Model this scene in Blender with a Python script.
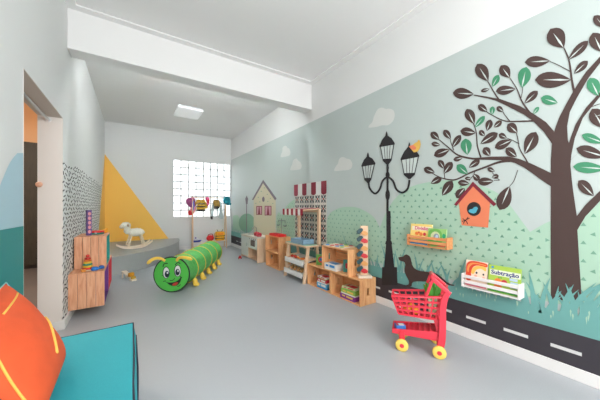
import bpy, bmesh, math, random
from mathutils import Vector, Matrix
random.seed(7)
SC = bpy.context.scene
for o in list(bpy.data.objects): bpy.data.objects.remove(o)
COL = SC.collection
PI = math.pi
XL, XR, YB, YF, H = -0.578, 2.577, 7.889, -2.3, 3.306

# ---------------------------------------------------------------- camera, world, lights, exposure
cam_d = bpy.data.cameras.new('camera'); cam = bpy.data.objects.new('camera', cam_d); COL.objects.link(cam)
cam.location = (0, 0, 1.2); cam.rotation_euler = (PI/2, 0, -0.5769)
cam_d.sensor_width = 36; cam_d.lens = 36*256.87/600; cam_d.shift_y = 6.9/600; cam_d.clip_start = 0.02
SC.camera = cam
wd = bpy.data.worlds.new('daylight'); SC.world = wd; wd.use_nodes = True
bg = wd.node_tree.nodes['Background']; bg.inputs[0].default_value = (0.80, 0.90, 1.0, 1); bg.inputs[1].default_value = 1.2
vs = SC.view_settings; vs.view_transform = 'Standard'; vs.look = 'None'; vs.gamma = 1; vs.use_curve_mapping = False
vs.exposure = 0.07

def area(name, loc, rot, sx, sy, power, col):
    d = bpy.data.lights.new(name, 'AREA'); d.shape = 'RECTANGLE'; d.size = sx; d.size_y = sy; d.energy = power; d.color = col
    o = bpy.data.objects.new(name, d); COL.objects.link(o); o.location = loc; o.rotation_euler = rot
    return o
area('front_window_daylight', (1.0, YF+0.12, 1.75), (math.radians(105), 0, 0), 2.6, 2.0, 88, (1.0, 0.970, 0.962))
area('fill_behind_beam', (1.0, 3.83, 2.99), (math.radians(-97), 0, 0), 1.4, 0.2, 165, (0.965, 0.985, 1.0))  # added fill light for the back room, out of view, no fixture
area('corridor_fill_light', (-1.7, 4.6, 3.0), (0, 0, 0), 0.6, 1.2, 90, (1.0, 0.92, 0.82))  # added to brighten the orange room, no fixture there
for lx, ly in ((0.4, -0.9), (1.6, -0.9)):      # two added fill lights behind the camera, for ceiling and beam
    pd = bpy.data.lights.new('rear_fill_light', 'POINT'); pd.energy = 34; pd.shadow_soft_size = 0.3; pd.color = (1.0, 0.962, 0.95)
    po = bpy.data.objects.new('rear_fill_light', pd); COL.objects.link(po); po.location = (lx, ly, 2.0)

# ---------------------------------------------------------------- materials
def srgb(c):
    return tuple(((v/255)/12.92 if v/255 <= 0.04045 else ((v/255+0.055)/1.055)**2.4) for v in c)
MATS = {}
def mat(name, rgb, rough=0.6, metal=0.0, noise=0.0, scale=20, bump=0.0, coat=0.0, emit=0.0, spec=0.5):
    if name in MATS: return MATS[name]
    m = bpy.data.materials.new(name); m.use_nodes = True; MATS[name] = m
    nt = m.node_tree; b = nt.nodes['Principled BSDF']
    c = srgb(rgb)
    b.inputs['Base Color'].default_value = (*c, 1); b.inputs['Roughness'].default_value = rough
    b.inputs['Metallic'].default_value = metal; b.inputs['Specular IOR Level'].default_value = spec
    b.inputs['Coat Weight'].default_value = coat
    if emit:
        b.inputs['Emission Color'].default_value = (*c, 1); b.inputs['Emission Strength'].default_value = emit
    if noise or bump:
        tc = nt.nodes.new('ShaderNodeTexCoord'); n = nt.nodes.new('ShaderNodeTexNoise')
        n.inputs['Scale'].default_value = scale; n.inputs['Detail'].default_value = 5
        nt.links.new(tc.outputs['Object'], n.inputs['Vector'])
        if noise:
            r = nt.nodes.new('ShaderNodeValToRGB')
            r.color_ramp.elements[0].position = 0.3; r.color_ramp.elements[1].position = 0.7
            r.color_ramp.elements[0].color = (*[max(0, v*(1-noise)) for v in c], 1)
            r.color_ramp.elements[1].color = (*[min(1, v*(1+noise*0.6)) for v in c], 1)
            nt.links.new(n.outputs['Fac'], r.inputs['Fac']); nt.links.new(r.outputs['Color'], b.inputs['Base Color'])
        if bump:
            bp = nt.nodes.new('ShaderNodeBump'); bp.inputs['Strength'].default_value = bump; bp.inputs['Distance'].default_value = 0.004
            nt.links.new(n.outputs['Fac'], bp.inputs['Height']); nt.links.new(bp.outputs['Normal'], b.inputs['Normal'])
    return m
def wood(name, rgb, dark, axis=2, scale=9, rough=0.55):
    if name in MATS: return MATS[name]
    m = bpy.data.materials.new(name); m.use_nodes = True; MATS[name] = m
    nt = m.node_tree; b = nt.nodes['Principled BSDF']; b.inputs['Roughness'].default_value = rough
    tc = nt.nodes.new('ShaderNodeTexCoord'); mp = nt.nodes.new('ShaderNodeMapping')
    s = [scale*5]*3; s[axis] = scale*0.55; mp.inputs['Scale'].default_value = s
    n = nt.nodes.new('ShaderNodeTexNoise'); n.inputs['Scale'].default_value = 1.0; n.inputs['Detail'].default_value = 4; n.inputs['Distortion'].default_value = 0.6
    r = nt.nodes.new('ShaderNodeValToRGB')
    r.color_ramp.elements[0].position = 0.28; r.color_ramp.elements[1].position = 0.62
    r.color_ramp.elements[0].color = (*srgb(dark), 1); r.color_ramp.elements[1].color = (*srgb(rgb), 1)
    nt.links.new(tc.outputs['Object'], mp.inputs['Vector']); nt.links.new(mp.outputs['Vector'], n.inputs['Vector'])
    nt.links.new(n.outputs['Fac'], r.inputs['Fac']); nt.links.new(r.outputs['Color'], b.inputs['Base Color'])
    return m

M_wall = mat('white_wall_paint', (230, 232, 231), 0.7, bump=0.05, scale=60)
M_ceil = mat('ceiling_paint', (242, 242, 241), 0.8, bump=0.04, scale=50)
M_white = mat('white_satin_paint', (238, 238, 236), 0.45)
M_jamb = mat('door_lining_paint', (236, 230, 224), 0.5)
M_plat = mat('grey_platform_vinyl', (166, 169, 168), 0.45, noise=0.05, scale=90)
M_yellow = mat('yellow_wall_paint', (246, 196, 92), 0.7)
M_black = mat('black_paint', (42, 40, 44), 0.6)
M_pine = wood('pine_crate_wood', (246, 190, 134), (220, 150, 98), 1)
M_pineV = wood('pine_crate_wood_upright', (246, 190, 134), (220, 150, 98), 2)
M_pinkw = wood('red_pine_wood', (240, 182, 142), (214, 142, 104), 2)
M_pinkh = wood('red_pine_wood_level', (240, 182, 142), (214, 142, 104), 1)
M_birch = wood('birch_wood', (236, 205, 172), (222, 184, 146), 2)
M_birchH = wood('birch_wood_level', (236, 205, 172), (222, 184, 146), 1)
M_pale = wood('pale_wood', (238, 224, 204), (222, 202, 176), 0)
M_orangew = wood('orange_shelf_wood', (232, 160, 104), (206, 126, 76), 1)
M_darkw = wood('dark_cabinet_wood', (50, 46, 38), (38, 35, 29), 2)
M_steel = mat('brushed_steel', (190, 192, 194), 0.25, 1.0)
M_alu = mat('aluminium_tube', (205, 210, 212), 0.35, 0.9)

# ---------------------------------------------------------------- mesh builder
class MB:
    def __init__(s): s.v = []; s.f = []; s.m = []
    def add(s, vs_, fs, T=None, mi=0):
        k = len(s.v)
        for p in vs_:
            p = Vector(p); s.v.append(T @ p if T else p)
        for f in fs: s.f.append([i+k for i in f]); s.m.append(mi)
        return s
    def box(s, a, b, T=None, mi=0):
        x0, y0, z0 = [min(a[i], b[i]) for i in range(3)]; x1, y1, z1 = [max(a[i], b[i]) for i in range(3)]
        return s.add([(x0,y0,z0),(x1,y0,z0),(x1,y1,z0),(x0,y1,z0),(x0,y0,z1),(x1,y0,z1),(x1,y1,z1),(x0,y1,z1)],
              [(0,3,2,1),(4,5,6,7),(0,1,5,4),(1,2,6,5),(2,3,7,6),(3,0,4,7)], T, mi)
    def bar(s, p, q, w, h, up=(0,0,1), mi=0):
        p = Vector(p); q = Vector(q); d = (q-p); L = d.length; d.normalize(); u = Vector(up)
        if abs(d.dot(u)) > 0.98: u = Vector((1,0,0))
        r = d.cross(u).normalized(); u = r.cross(d).normalized()
        T = Matrix.Translation(p) @ Matrix((r, d, u)).transposed().to_4x4()
        return s.box((-w/2, 0, -h/2), (w/2, L, h/2), T, mi)
    def hexa(s, pts, mi=0):   # 4 bottom + 4 top
        return s.add(pts, [(0,3,2,1),(4,5,6,7),(0,1,5,4),(1,2,6,5),(2,3,7,6),(3,0,4,7)], None, mi)
    def prism(s, poly, t0, t1, T=None, mi=0):   # polygon in local xy, extruded in local z
        n = len(poly)
        vs_ = [(x, y, t0) for x, y in poly] + [(x, y, t1) for x, y in poly]
        fs = [tuple(range(n))[::-1], tuple(range(n, 2*n))] + [(i, (i+1) % n, n+(i+1) % n, n+i) for i in range(n)]
        return s.add(vs_, fs, T, mi)
    def flat(s, pts, mi=0): return s.add(pts, [tuple(range(len(pts)))], None, mi)
    def tube(s, pts, r, seg=10, mi=0, closed=False):
        pts = [Vector(p) for p in pts]; n = len(pts); rs = r if isinstance(r, (list, tuple)) else [r]*n
        prev = None; vs_ = []
        for i, p in enumerate(pts):
            if closed: d = pts[(i+1) % n]-pts[i-1]
            else: d = pts[min(i+1, n-1)]-pts[max(i-1, 0)]
            d.normalize()
            if prev is None:
                u = Vector((0,0,1)) if abs(d.z) < 0.9 else Vector((1,0,0)); a = d.cross(u).normalized()
            else: a = (prev-d*prev.dot(d)).normalized()
            prev = a; b = d.cross(a)
            for k in range(seg):
                t = 2*PI*k/seg; vs_.append(p+(a*math.cos(t)+b*math.sin(t))*rs[i])
        fs = []
        for i in range(n if closed else n-1):
            j = (i+1) % n
            for k in range(seg): fs.append((i*seg+k, i*seg+(k+1) % seg, j*seg+(k+1) % seg, j*seg+k))
        if not closed: fs += [tuple(range(seg))[::-1], tuple((n-1)*seg+k for k in range(seg))]
        return s.add(vs_, fs, None, mi)
    def lathe(s, prof, seg=24, T=None, mi=0):   # (r, z) profile about z
        vs_ = []; n = len(prof)
        for r, z in prof:
            for k in range(seg): vs_.append((r*math.cos(2*PI*k/seg), r*math.sin(2*PI*k/seg), z))
        fs = [(i*seg+k, i*seg+(k+1) % seg, (i+1)*seg+(k+1) % seg, (i+1)*seg+k) for i in range(n-1) for k in range(seg)]
        fs += [tuple(range(seg))[::-1], tuple((n-1)*seg+k for k in range(seg))]
        return s.add(vs_, fs, T, mi)
    def ball(s, c, r, seg=16, ring=10, mi=0, T=None):
        r = r if isinstance(r, (tuple, list)) else (r, r, r); vs_ = []
        for i in range(1, ring):
            a = PI*i/ring
            for k in range(seg):
                t = 2*PI*k/seg
                vs_.append((c[0]+r[0]*math.sin(a)*math.cos(t), c[1]+r[1]*math.sin(a)*math.sin(t), c[2]+r[2]*math.cos(a)))
        vs_ += [(c[0], c[1], c[2]+r[2]), (c[0], c[1], c[2]-r[2])]; N = len(vs_)
        fs = [(i*seg+k, (i+1)*seg+k, (i+1)*seg+(k+1) % seg, i*seg+(k+1) % seg) for i in range(ring-2) for k in range(seg)]
        fs += [(N-2, k, (k+1) % seg) for k in range(seg)]
        fs += [(N-1, (ring-2)*seg+(k+1) % seg, (ring-2)*seg+k) for k in range(seg)]
        return s.add(vs_, fs, T, mi)
    def build(s, name, m, parent=None, smooth=False, bevel=0.0, seg=2, subsurf=0):
        me = bpy.data.meshes.new(name); me.from_pydata([tuple(v) for v in s.v], [], s.f)
        for q in (m if isinstance(m, (list, tuple)) else [m]): me.materials.append(q)
        for i, p in enumerate(me.polygons): p.material_index = s.m[i]; p.use_smooth = smooth
        bm = bmesh.new(); bm.from_mesh(me); bmesh.ops.recalc_face_normals(bm, faces=bm.faces[:]); bm.to_mesh(me); bm.free()
        me.update()
        o = bpy.data.objects.new(name, me); COL.objects.link(o)
        if parent: o.parent = parent
        if bevel:
            b = o.modifiers.new('bevel', 'BEVEL'); b.width = bevel; b.segments = seg; b.limit_method = 'ANGLE'; b.angle_limit = 0.6
        if subsurf:
            q = o.modifiers.new('smooth', 'SUBSURF'); q.levels = subsurf; q.render_levels = subsurf
        return o
def tag(o, label, cat, group=None, kind=None):
    o['label'] = label; o['category'] = cat
    if group: o['group'] = group
    if kind: o['kind'] = kind
    return o
def struct(o): o['kind'] = 'structure'; return o
def thing(name, label, cat, loc=(0,0,0), rz=0, group=None):
    o = bpy.data.objects.new(name, None); COL.objects.link(o); o.empty_display_size = 0.1
    o.location = loc; o.rotation_euler = (0, 0, rz)
    return tag(o, label, cat, group)
def kids(o): return [c for c in bpy.data.objects if c.parent == o]
def copy_tree(o, parent=None):
    c = o.copy(); COL.objects.link(c)
    if parent: c.parent = parent
    for ch in kids(o): copy_tree(ch, c)
    return c
def R(axis, deg): return Matrix.Rotation(math.radians(deg), 4, axis)
def Tr(x, y, z): return Matrix.Translation((x, y, z))
def text_mesh(txt, size, T, depth=0.0006, bold=0.0):
    cu = bpy.data.curves.new('lettering', 'FONT'); cu.body = txt; cu.size = size; cu.extrude = depth; cu.offset = bold
    cu.align_x = 'CENTER'; cu.align_y = 'CENTER'; cu.resolution_u = 3
    o = bpy.data.objects.new('lettering', cu); COL.objects.link(o)
    dg = bpy.context.evaluated_depsgraph_get(); dg.update()
    me = bpy.data.meshes.new_from_object(o.evaluated_get(dg)); bpy.data.objects.remove(o)
    b = MB(); b.add([v.co.copy() for v in me.vertices], [tuple(p.vertices) for p in me.polygons], T); bpy.data.meshes.remove(me)
    return b
def spline(pts, n=6, closed=False):   # Catmull-Rom through points of any dimension
    P = [tuple(map(float, p)) for p in pts]; N = len(P); out = []
    for i in range(N if closed else N-1):
        if closed: p0, p1, p2, p3 = P[i-1], P[i], P[(i+1) % N], P[(i+2) % N]
        else: p0, p1, p2, p3 = P[max(i-1, 0)], P[i], P[i+1], P[min(i+2, N-1)]
        for k in range(n):
            t = k/n
            out.append(tuple(0.5*(2*b+(c-a)*t+(2*a-5*b+4*c-d)*t*t+(3*b-3*c+d-a)*t**3) for a, b, c, d in zip(p0, p1, p2, p3)))
    if not closed: out.append(P[-1])
    return out

# ---------------------------------------------------------------- room shell
M_floor = mat('grey_speckled_vinyl', (179, 184, 189), 0.38, noise=0.07, scale=160)
struct(MB().box((-3.0, YF, -0.08), (XR+0.15, YB+0.2, 0)).build('floor', M_floor))
struct(MB().box((-3.0, YF-0.15, H), (XR+0.15, YB+0.2, H+0.1)).build('ceiling', M_ceil))
struct(MB().box((XR, YF, 0), (XR+0.15, YB+0.2, H)).build('wall_right', M_wall))
WX0, WX1, WZ0, WZ1 = 0.933, 2.55, 0.905, 2.52
b = MB(); b.box((XL-0.172, YB, 0), (WX0, YB+0.2, H)); b.box((WX1, YB, 0), (XR, YB+0.2, H))
b.box((WX0, YB, 0), (WX1, YB+0.2, WZ0)); b.box((WX0, YB, WZ1), (WX1, YB+0.2, H))
wb = struct(b.build('wall_back', M_wall))
D0, D1, DZ = 2.30, 3.385, 2.073; XO = XL-0.172
b = MB(); b.box((XO, YF, 0), (XL, D0, H)); b.box((XO, D1, 0), (XL, YB, H)); b.box((XO, D0, DZ), (XL, D1, H))
wl = struct(b.build('wall_left', M_wall))
b = MB(); b.box((XO, YF-0.15, 0), (-0.3, YF, H)); b.box((2.3, YF-0.15, 0), (XR+0.15, YF, H))
b.box((-0.3, YF-0.15, 0), (2.3, YF, 0.75)); b.box((-0.3, YF-0.15, 2.75), (2.3, YF, H))
struct(b.build('wall_front', M_wall))
# doorway lining
b = MB(); b.box((XO-0.004, D1-0.006, 0), (XL+0.002, D1, DZ)); b.box((XO-0.004, D0, 0), (XL+0.002, D0+0.006, DZ))
struct(b.build('door_1', M_jamb))
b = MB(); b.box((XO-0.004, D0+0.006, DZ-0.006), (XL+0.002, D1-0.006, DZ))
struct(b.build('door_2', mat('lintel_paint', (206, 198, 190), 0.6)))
# beam, cornices
struct(MB().box((XL, 3.589, 2.87), (XR, 3.80, H)).build('trim_1', M_ceil, bevel=0.006))
b = MB(); C0, C1 = 0.085, 0.016
b.box((XL, YF, H-C1), (XL+C0, 3.589, H)); b.box((XR-C0, YF, H-C1), (XR, 3.589, H)); b.box((XL+C0, 3.589-C0, H-C1), (XR-C0, 3.589, H))
struct(b.build('trim_2', M_ceil))
# baseboards
struct(MB().box((XR-0.014, YF, 0), (XR, YB, 0.088)).build('baseboard_right', M_white, bevel=0.003))
b = MB(); b.box((XL, D1, 0), (XL+0.02, 5.33, 0.088)); b.box((XL, YF, 0), (XL+0.02, D0, 0.088)); b.box((XO+0.01, D1-0.02, 0), (XL+0.02, D1, 0.088))
struct(b.build('baseboard_left', M_white, bevel=0.003))
struct(MB().box((1.10, YB-0.014, 0), (XR-0.014, YB, 0.088)).build('baseboard_back', M_white, bevel=0.003))
# paint on the left and back walls (children of their walls)
e = 0.0012
b = MB(); b.flat([(XL+e, 7.887, 2.495), (XL+e, 7.887, 0.0), (XL+e, 6.0, 0.0)]); struct(b.build('painted_triangle', M_yellow, wl))
b = MB(); b.flat([(XL+0.001, YB-e, 2.495), (XL+0.001, YB-e, 0.0), (1.034, YB-e, 0.331), (1.034, YB-e, 0.0)]); struct(b.build('painted_triangle', M_yellow, wb))
b = MB(); rd = random.Random(3); z = 0.10; row = 0
while z < 1.70:
    y = D1+0.03+(row % 2)*0.067
    while y < 7.3:
        if y < 6.0+(z/2.495)*1.887-0.04 and not (z > 1.66 and rd.random() < 0.5):
            a = math.radians(rd.choice((35, 48, 60, 128, 140)) if rd.random() < 0.75 else rd.uniform(20, 160))
            dy, dz = math.cos(a)*0.055, math.sin(a)*0.018; ny, nz = -math.sin(a)*0.020, math.cos(a)*0.0065
            cy, cz = y+rd.uniform(-.02, .02), z+rd.uniform(-.008, .008)
            b.flat([(XL+e, cy-dy-ny, cz-dz-nz), (XL+e, cy+dy-ny, cz+dz-nz), (XL+e, cy+dy+ny, cz+dz+nz), (XL+e, cy-dy+ny, cz-dz+nz)])
        y += 0.135
    z += 0.045; row += 1
struct(b.build('painted_dashes', mat('charcoal_paint', (52, 56, 60), 0.7), wl))
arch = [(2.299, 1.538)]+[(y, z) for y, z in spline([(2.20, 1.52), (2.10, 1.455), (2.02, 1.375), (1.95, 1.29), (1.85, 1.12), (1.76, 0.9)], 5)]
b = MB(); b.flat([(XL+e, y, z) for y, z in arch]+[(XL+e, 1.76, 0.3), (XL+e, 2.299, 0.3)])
struct(b.build('painted_arch', mat('pale_blue_reflection', (172, 206, 219), 0.5), wl))  # bright reflection in the glossy teal, painted in as pale blue
b = MB(); b.flat([(XL+2*e, y, z) for y, z in [(2.299, 1.08), (1.0, 1.08), (0.9, 1.0), (0.6, 0.6), (0.4, 0.1), (2.299, 0.1)]])
struct(b.build('painted_hill', mat('teal_gloss_paint', (18, 138, 136), 0.5), wl))

# glass block window
w = struct(bpy.data.objects.new('window_1', None)); COL.objects.link(w); w.location = (0, 0, 0)
M_block = mat('lit_glass_block', (250, 253, 255), 0.12, emit=1.15, coat=0.3)
M_grout = mat('window_grout', (200, 205, 206), 0.7)
b = MB(); g = MB(); nx = nz = 8; px = (WX1-WX0)/nx; pz = (WZ1-WZ0)/nz
for i in range(nx):
    for j in range(nz):
        x0 = WX0+i*px+0.009; z0 = WZ0+j*pz+0.009
        b.box((x0, YB+0.010, z0), (x0+px-0.018, YB+0.10, z0+pz-0.018))
b.build('glass_blocks', M_block, w, bevel=0.004)
for i in range(nx+1): g.box((WX0+i*px-0.015, YB+0.004, WZ0), (WX0+i*px+0.015, YB+0.11, WZ1))
for j in range(nz+1): g.box((WX0+0.001, YB+0.0055, WZ0+j*pz-0.015), (WX1-0.001, YB+0.109, WZ0+j*pz+0.015))
g.build('window_frame', M_grout, w)
# front window frame (behind the camera)
b = MB()
for x in (-0.3, 0.567, 1.433, 2.26): b.box((x, YF-0.1, 0.75), (x+0.04, YF-0.05, 2.75))
for z in (0.75, 2.71): b.box((-0.3, YF-0.1, z), (2.3, YF-0.05, z+0.04))
struct(b.build('window_2', M_white))

# next room seen through the doorway
M_orangewall = mat('orange_wall_paint', (255, 208, 164), 0.7)
b = MB(); b.box((-3.0, 7.3, 0), (XO, 7.4, H)); struct(b.build('wall_corridor_back', M_orangewall))
b = MB(); b.box((-3.0, YF, 0), (-2.9, 7.3, H)); struct(b.build('wall_corridor_left', M_orangewall))
b = MB(); b.box((-2.9, YF-0.1, 0), (XO, YF, H)); struct(b.build('wall_corridor_front', M_orangewall))
struct(MB().box((-2.9, YF, -0.01), (XO-0.005, 7.3, 0.003)).build('floor_corridor', mat('dark_corridor_floor', (92, 84, 80), 0.5, noise=.08, scale=30)))
t = thing('tall_cabinet', 'dark brown tall cabinet in the orange room seen through the doorway', 'cabinet', (-1.7, 7.0, 0.003))
MB().box((-1.1, 0.02, 0.06), (0.94, 0.28, 2.45)).build('body', M_darkw, t)
MB().box((-1.1, 0.05, 0), (0.94, 0.27, 0.06)).build('plinth', M_black, t)
for k in range(3):
    d = MB().box((-1.095+k*0.68, 0, 0.07), (-1.095+k*0.68+0.67, 0.02, 2.44)).build('door', M_darkw, t, bevel=0.003)
    MB().tube([(-1.03+k*0.68, -0.02, 1.0), (-1.03+k*0.68, -0.02, 1.2)], 0.006).build('handle', M_steel, d)

# platform in the corner
c0 = (-1.6, 7.8); Rr = 2.65; poly = []
a0 = math.atan2(5.355-7.8, XL+1.6); a1 = math.atan2(0.089, 2.65)
for k in range(41):
    a = a0+(a1-a0)*k/40; poly.append((c0[0]+Rr*math.cos(a), c0[1]+Rr*math.sin(a)))
poly += [(poly[-1][0], YB-0.004), (XL+0.004, YB-0.004), (XL+0.004, poly[0][1])]
b = MB(); b.prism(poly, 0.0, 0.315)
pt = thing('platform', 'low grey platform with a curved front built into the yellow corner', 'platform', (0, 0, 0))
b.build('base', M_plat, pt)
poly2 = [((x-c0[0])*1.004+c0[0], (y-c0[1])*1.004+c0[1]) for x, y in poly[:41]]+[(poly2x, poly2y) for poly2x, poly2y in poly[41:]]
MB().prism(poly2, 0.315, 0.33).build('top', M_plat, pt, bevel=0.003)

# ---------------------------------------------------------------- mural on the right wall
TH, FP = 0.5769, 256.87
def W(px, py, k=1):      # a point of the wall plane from where the photograph shows it; k = paint layer
    u = (px-300)/FP; dx = u*math.cos(TH)+math.sin(TH); dy = math.cos(TH)-u*math.sin(TH)
    t = XR/dx
    return (XR-0.0006*k, dy*t, 1.2+(206.9-py)/FP*t)
def pxy(Y, Z):           # wall (Y, Z) back to drawing coordinates
    d = XR*math.sin(TH)+Y*math.cos(TH); u = XR*math.cos(TH)-Y*math.sin(TH)
    return 300+FP*u/d, 206.9-FP*(Z-1.2)/d
mural = thing('wall_mural', 'large street and garden mural painted along the right wall', 'mural', (XR, 3, 0))
IM = Tr(-XR, -3, 0)
MC = {}
def ink(n, c):
    f = 0.93 if n in ('cloud', 'rib', 'line', 'shop_white') else 0.92
    MC[n] = MC.get(n) or mat('mural_'+n, tuple(v*f for v in c), 0.38 if n == 'sky' else 0.6); return MC[n]
I_sky = ink('sky', (203, 216, 213)); I_cloud = ink('cloud', (228, 232, 228)); I_hill = ink('hill', (182, 219, 195)); I_tri = ink('triangle', (124, 176, 150))
I_teal = ink('grass', (118, 182, 176)); I_road = ink('road', (62, 58, 66)); I_dash = ink('line', (236, 238, 236)); I_brown = ink('brown', (76, 56, 52))
I_black = ink('black', (40, 38, 42)); I_green = ink('leaf_green', (66, 148, 108)); I_rib = ink('rib', (214, 226, 222)); I_or = ink('orange', (248, 140, 100))
I_mar = ink('maroon', (140, 38, 58)); I_bird = ink('blue', (92, 190, 214)); I_yel = ink('yellow', (244, 196, 92)); I_cream = ink('cream', (226, 220, 190))
I_pink = ink('pink', (226, 170, 184)); I_slate = ink('slate', (128, 118, 128)); I_tdark = ink('tile_dark', (56, 76, 82)); I_tred = ink('tile_red', (168, 82, 76)); I_bush = ink('bush', (134, 184, 156))
def paint(name, polys, m, k, parent=None, kind=None, label=None):
    b = MB()
    for i, p in enumerate(polys): b.flat([IM @ Vector(W(x, y, k+(i % 24)*0.03)) for x, y in p])
    o = b.build(name, m, parent or mural)
    if kind: o['kind'] = kind
    if label: o['label'] = label
    return o
def paint_yz(name, polys, m, k, parent=None, kind=None):
    b = MB()
    for i, p in enumerate(polys): b.flat([IM @ Vector((XR-0.0006*(k+(i % 24)*0.03), y, z)) for y, z in p])
    o = b.build(name, m, parent or mural)
    if kind: o['kind'] = kind
    return o
def merge(dst, *srcs):      # a surface pattern belongs to the mesh it is painted on
    vs_ = [tuple(v.co) for v in dst.data.vertices]; fs = [tuple(p.vertices) for p in dst.data.polygons]; ms = [p.material_index for p in dst.data.polygons]; mats = list(dst.data.materials)
    for q in srcs:
        k = len(vs_); o_ = len(mats); mats += list(q.data.materials)
        vs_ += [tuple(v.co) for v in q.data.vertices]; fs += [tuple(i+k for i in p.vertices) for p in q.data.polygons]; ms += [p.material_index+o_ for p in q.data.polygons]
        bpy.data.objects.remove(q)
    me = bpy.data.meshes.new(dst.name); me.from_pydata(vs_, [], fs)
    for q in mats: me.materials.append(q)
    for p, i in zip(me.polygons, ms): p.material_index = i
    me.update(); dst.data = me
    return dst
def ribbon(pts, w, n=6, taper=None):    # curved stroke; w one width or a list of widths
    ws = w if isinstance(w, list) else [w]*len(pts)
    q = spline([(x, y, ww) for (x, y), ww in zip(pts, ws)], n) if len(pts) > 2 else [(x, y, ww) for (x, y), ww in zip(pts, ws)]
    L, Rr_ = [], []
    for i, (x, y, ww) in enumerate(q):
        x0, y0, _ = q[max(i-1, 0)]; x1, y1, _ = q[min(i+1, len(q)-1)]
        dx, dy = x1-x0, y1-y0; l = math.hypot(dx, dy) or 1
        L.append((x-dy/l*ww/2, y+dx/l*ww/2)); Rr_.append((x+dy/l*ww/2, y-dx/l*ww/2))
    return [[L[i], L[i+1], Rr_[i+1], Rr_[i]] for i in range(len(q)-1)]
def circle(cx, cy, r, ry=None, n=24): return [(cx+r*math.cos(2*PI*k/n), cy+(ry or r)*math.sin(2*PI*k/n)) for k in range(n)]
def S(x0, y0, s, pts): return [(x0+x/s, y0+y/s) for x, y in pts]

Y_END = -1.6; ZM = 2.664
paint_yz('sky', [[(YB-0.002, 0.088), (YB-0.002, ZM), (Y_END, ZM), (Y_END, 0.088)]], I_sky, 1)
# clouds
for p in (S(350, 95, 5, [(94,163),(98,150),(112,135),(118,112),(128,90),(140,70),(160,63),(180,70),(196,68),(216,76),(224,98),(218,125),(204,142),(186,152),(160,152),(130,160)]),
          S(265, 125, 6.667, [(107,215),(108,195),(116,175),(117,152),(128,140),(142,140),(150,152),(162,158),(170,180),(166,200),(150,208)]),
          S(265, 125, 6.667, [(172,302),(173,280),(182,262),(186,240),(200,226),(212,224),(222,238),(236,248),(245,272),(238,292),(220,298)]),
          [(334.5,171),(335.5,167),(338,163.5),(339,159.5),(341,157.5),(344,157.2),(346.5,158.6),(350,159.5),(352.3,163.5),(351.5,168),(348,170),(342,170.5)]):
    paint('cloud', [spline(p, 3, True)], I_cloud, 2)
# hills
hB = spline([(380,228),(384,217),(389,207.6),(394,200),(400,194),(407,189),(416,185),(430,182),(445,180.3),(460,180.8),(478,185),(494,191),(505,199.5),(516,213),(524,224),(530,232)], 3)
hA = spline([(327,250),(327,222),(329,215),(333,211),(342,207.3),(350.5,206.8),(357,207.6),(363,210),(369,213.3),(375,218.5),(380,228)], 3)
hC = spline([(530,232),(537,228),(545,223.5),(553,220.5),(565,219.5),(577,218),(587,213.5),(596,206),(604,196)], 3)
base_z = 0.5
def below(curve, x0=None, x1=None):     # close a skyline down to the grass
    a, c = curve[0], curve[-1]
    d0 = W(*a)[1]; d1 = W(*c)[1]
    return curve+[pxy(d1, base_z), pxy(d0, base_z)]
hills = []
hs = [('hill', hA), ('hill', hB), ('hill', hC),
      ('hill', spline([(276.5,216),(279,212),(282,214.8),(285,208.5),(289,203.5),(294.5,199.6),(300,199.6),(306,203),(312,210),(318,216)], 3)),
      ('hill', spline([(233,215.8),(236,215),(238.5,216),(240,220),(241,226)], 3))]
hpolys = []
for n, c in hs:
    pl = below(c); hpolys.append(pl); hills.append(paint(n, [pl], I_hill, 3))
# near the camera the last hill goes on past the frame
paint_yz('hill', [[(W(604,196)[1], base_z), (W(604,196)[1], W(604,196)[2]), (0.1, 1.55), (-0.2, 1.6), (-0.6, 1.45), (-0.9, 1.1), (-1.0, base_z)]], I_hill, 3)
def inside(p, poly):
    r = False; j = len(poly)-1
    for i in range(len(poly)):
        (xi, yi), (xj, yj) = poly[i], poly[j]
        if (yi > p[1]) != (yj > p[1]) and p[0] < (xj-xi)*(p[1]-yi)/(yj-yi)+xi: r = not r
        j = i
    return r
rd = random.Random(11)
for hi in range(4):
    yz = [W(x, y)[1:] for x, y in hpolys[hi]]; tri = []
    y0 = min(p[0] for p in yz); y1 = max(p[0] for p in yz); z = base_z+0.02; row = 0
    while z < 1.6:
        y = math.floor(y0/0.092)*0.092+(row % 2)*0.046
        while y < y1:
            if inside((y, z), yz) and inside((y, z+0.022), yz):
                a = rd.choice((PI/2, PI/2, PI, 0, PI/2+0.4)); r = 0.0165
                tri.append([(y+r*math.cos(a+q*2*PI/3), z+r*math.sin(a+q*2*PI/3)) for q in range(3)])
            y += 0.092
        z += 0.062; row += 1
    merge(hills[hi], paint_yz('hill_triangles', tri, I_tri, 4, hills[hi]))
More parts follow.
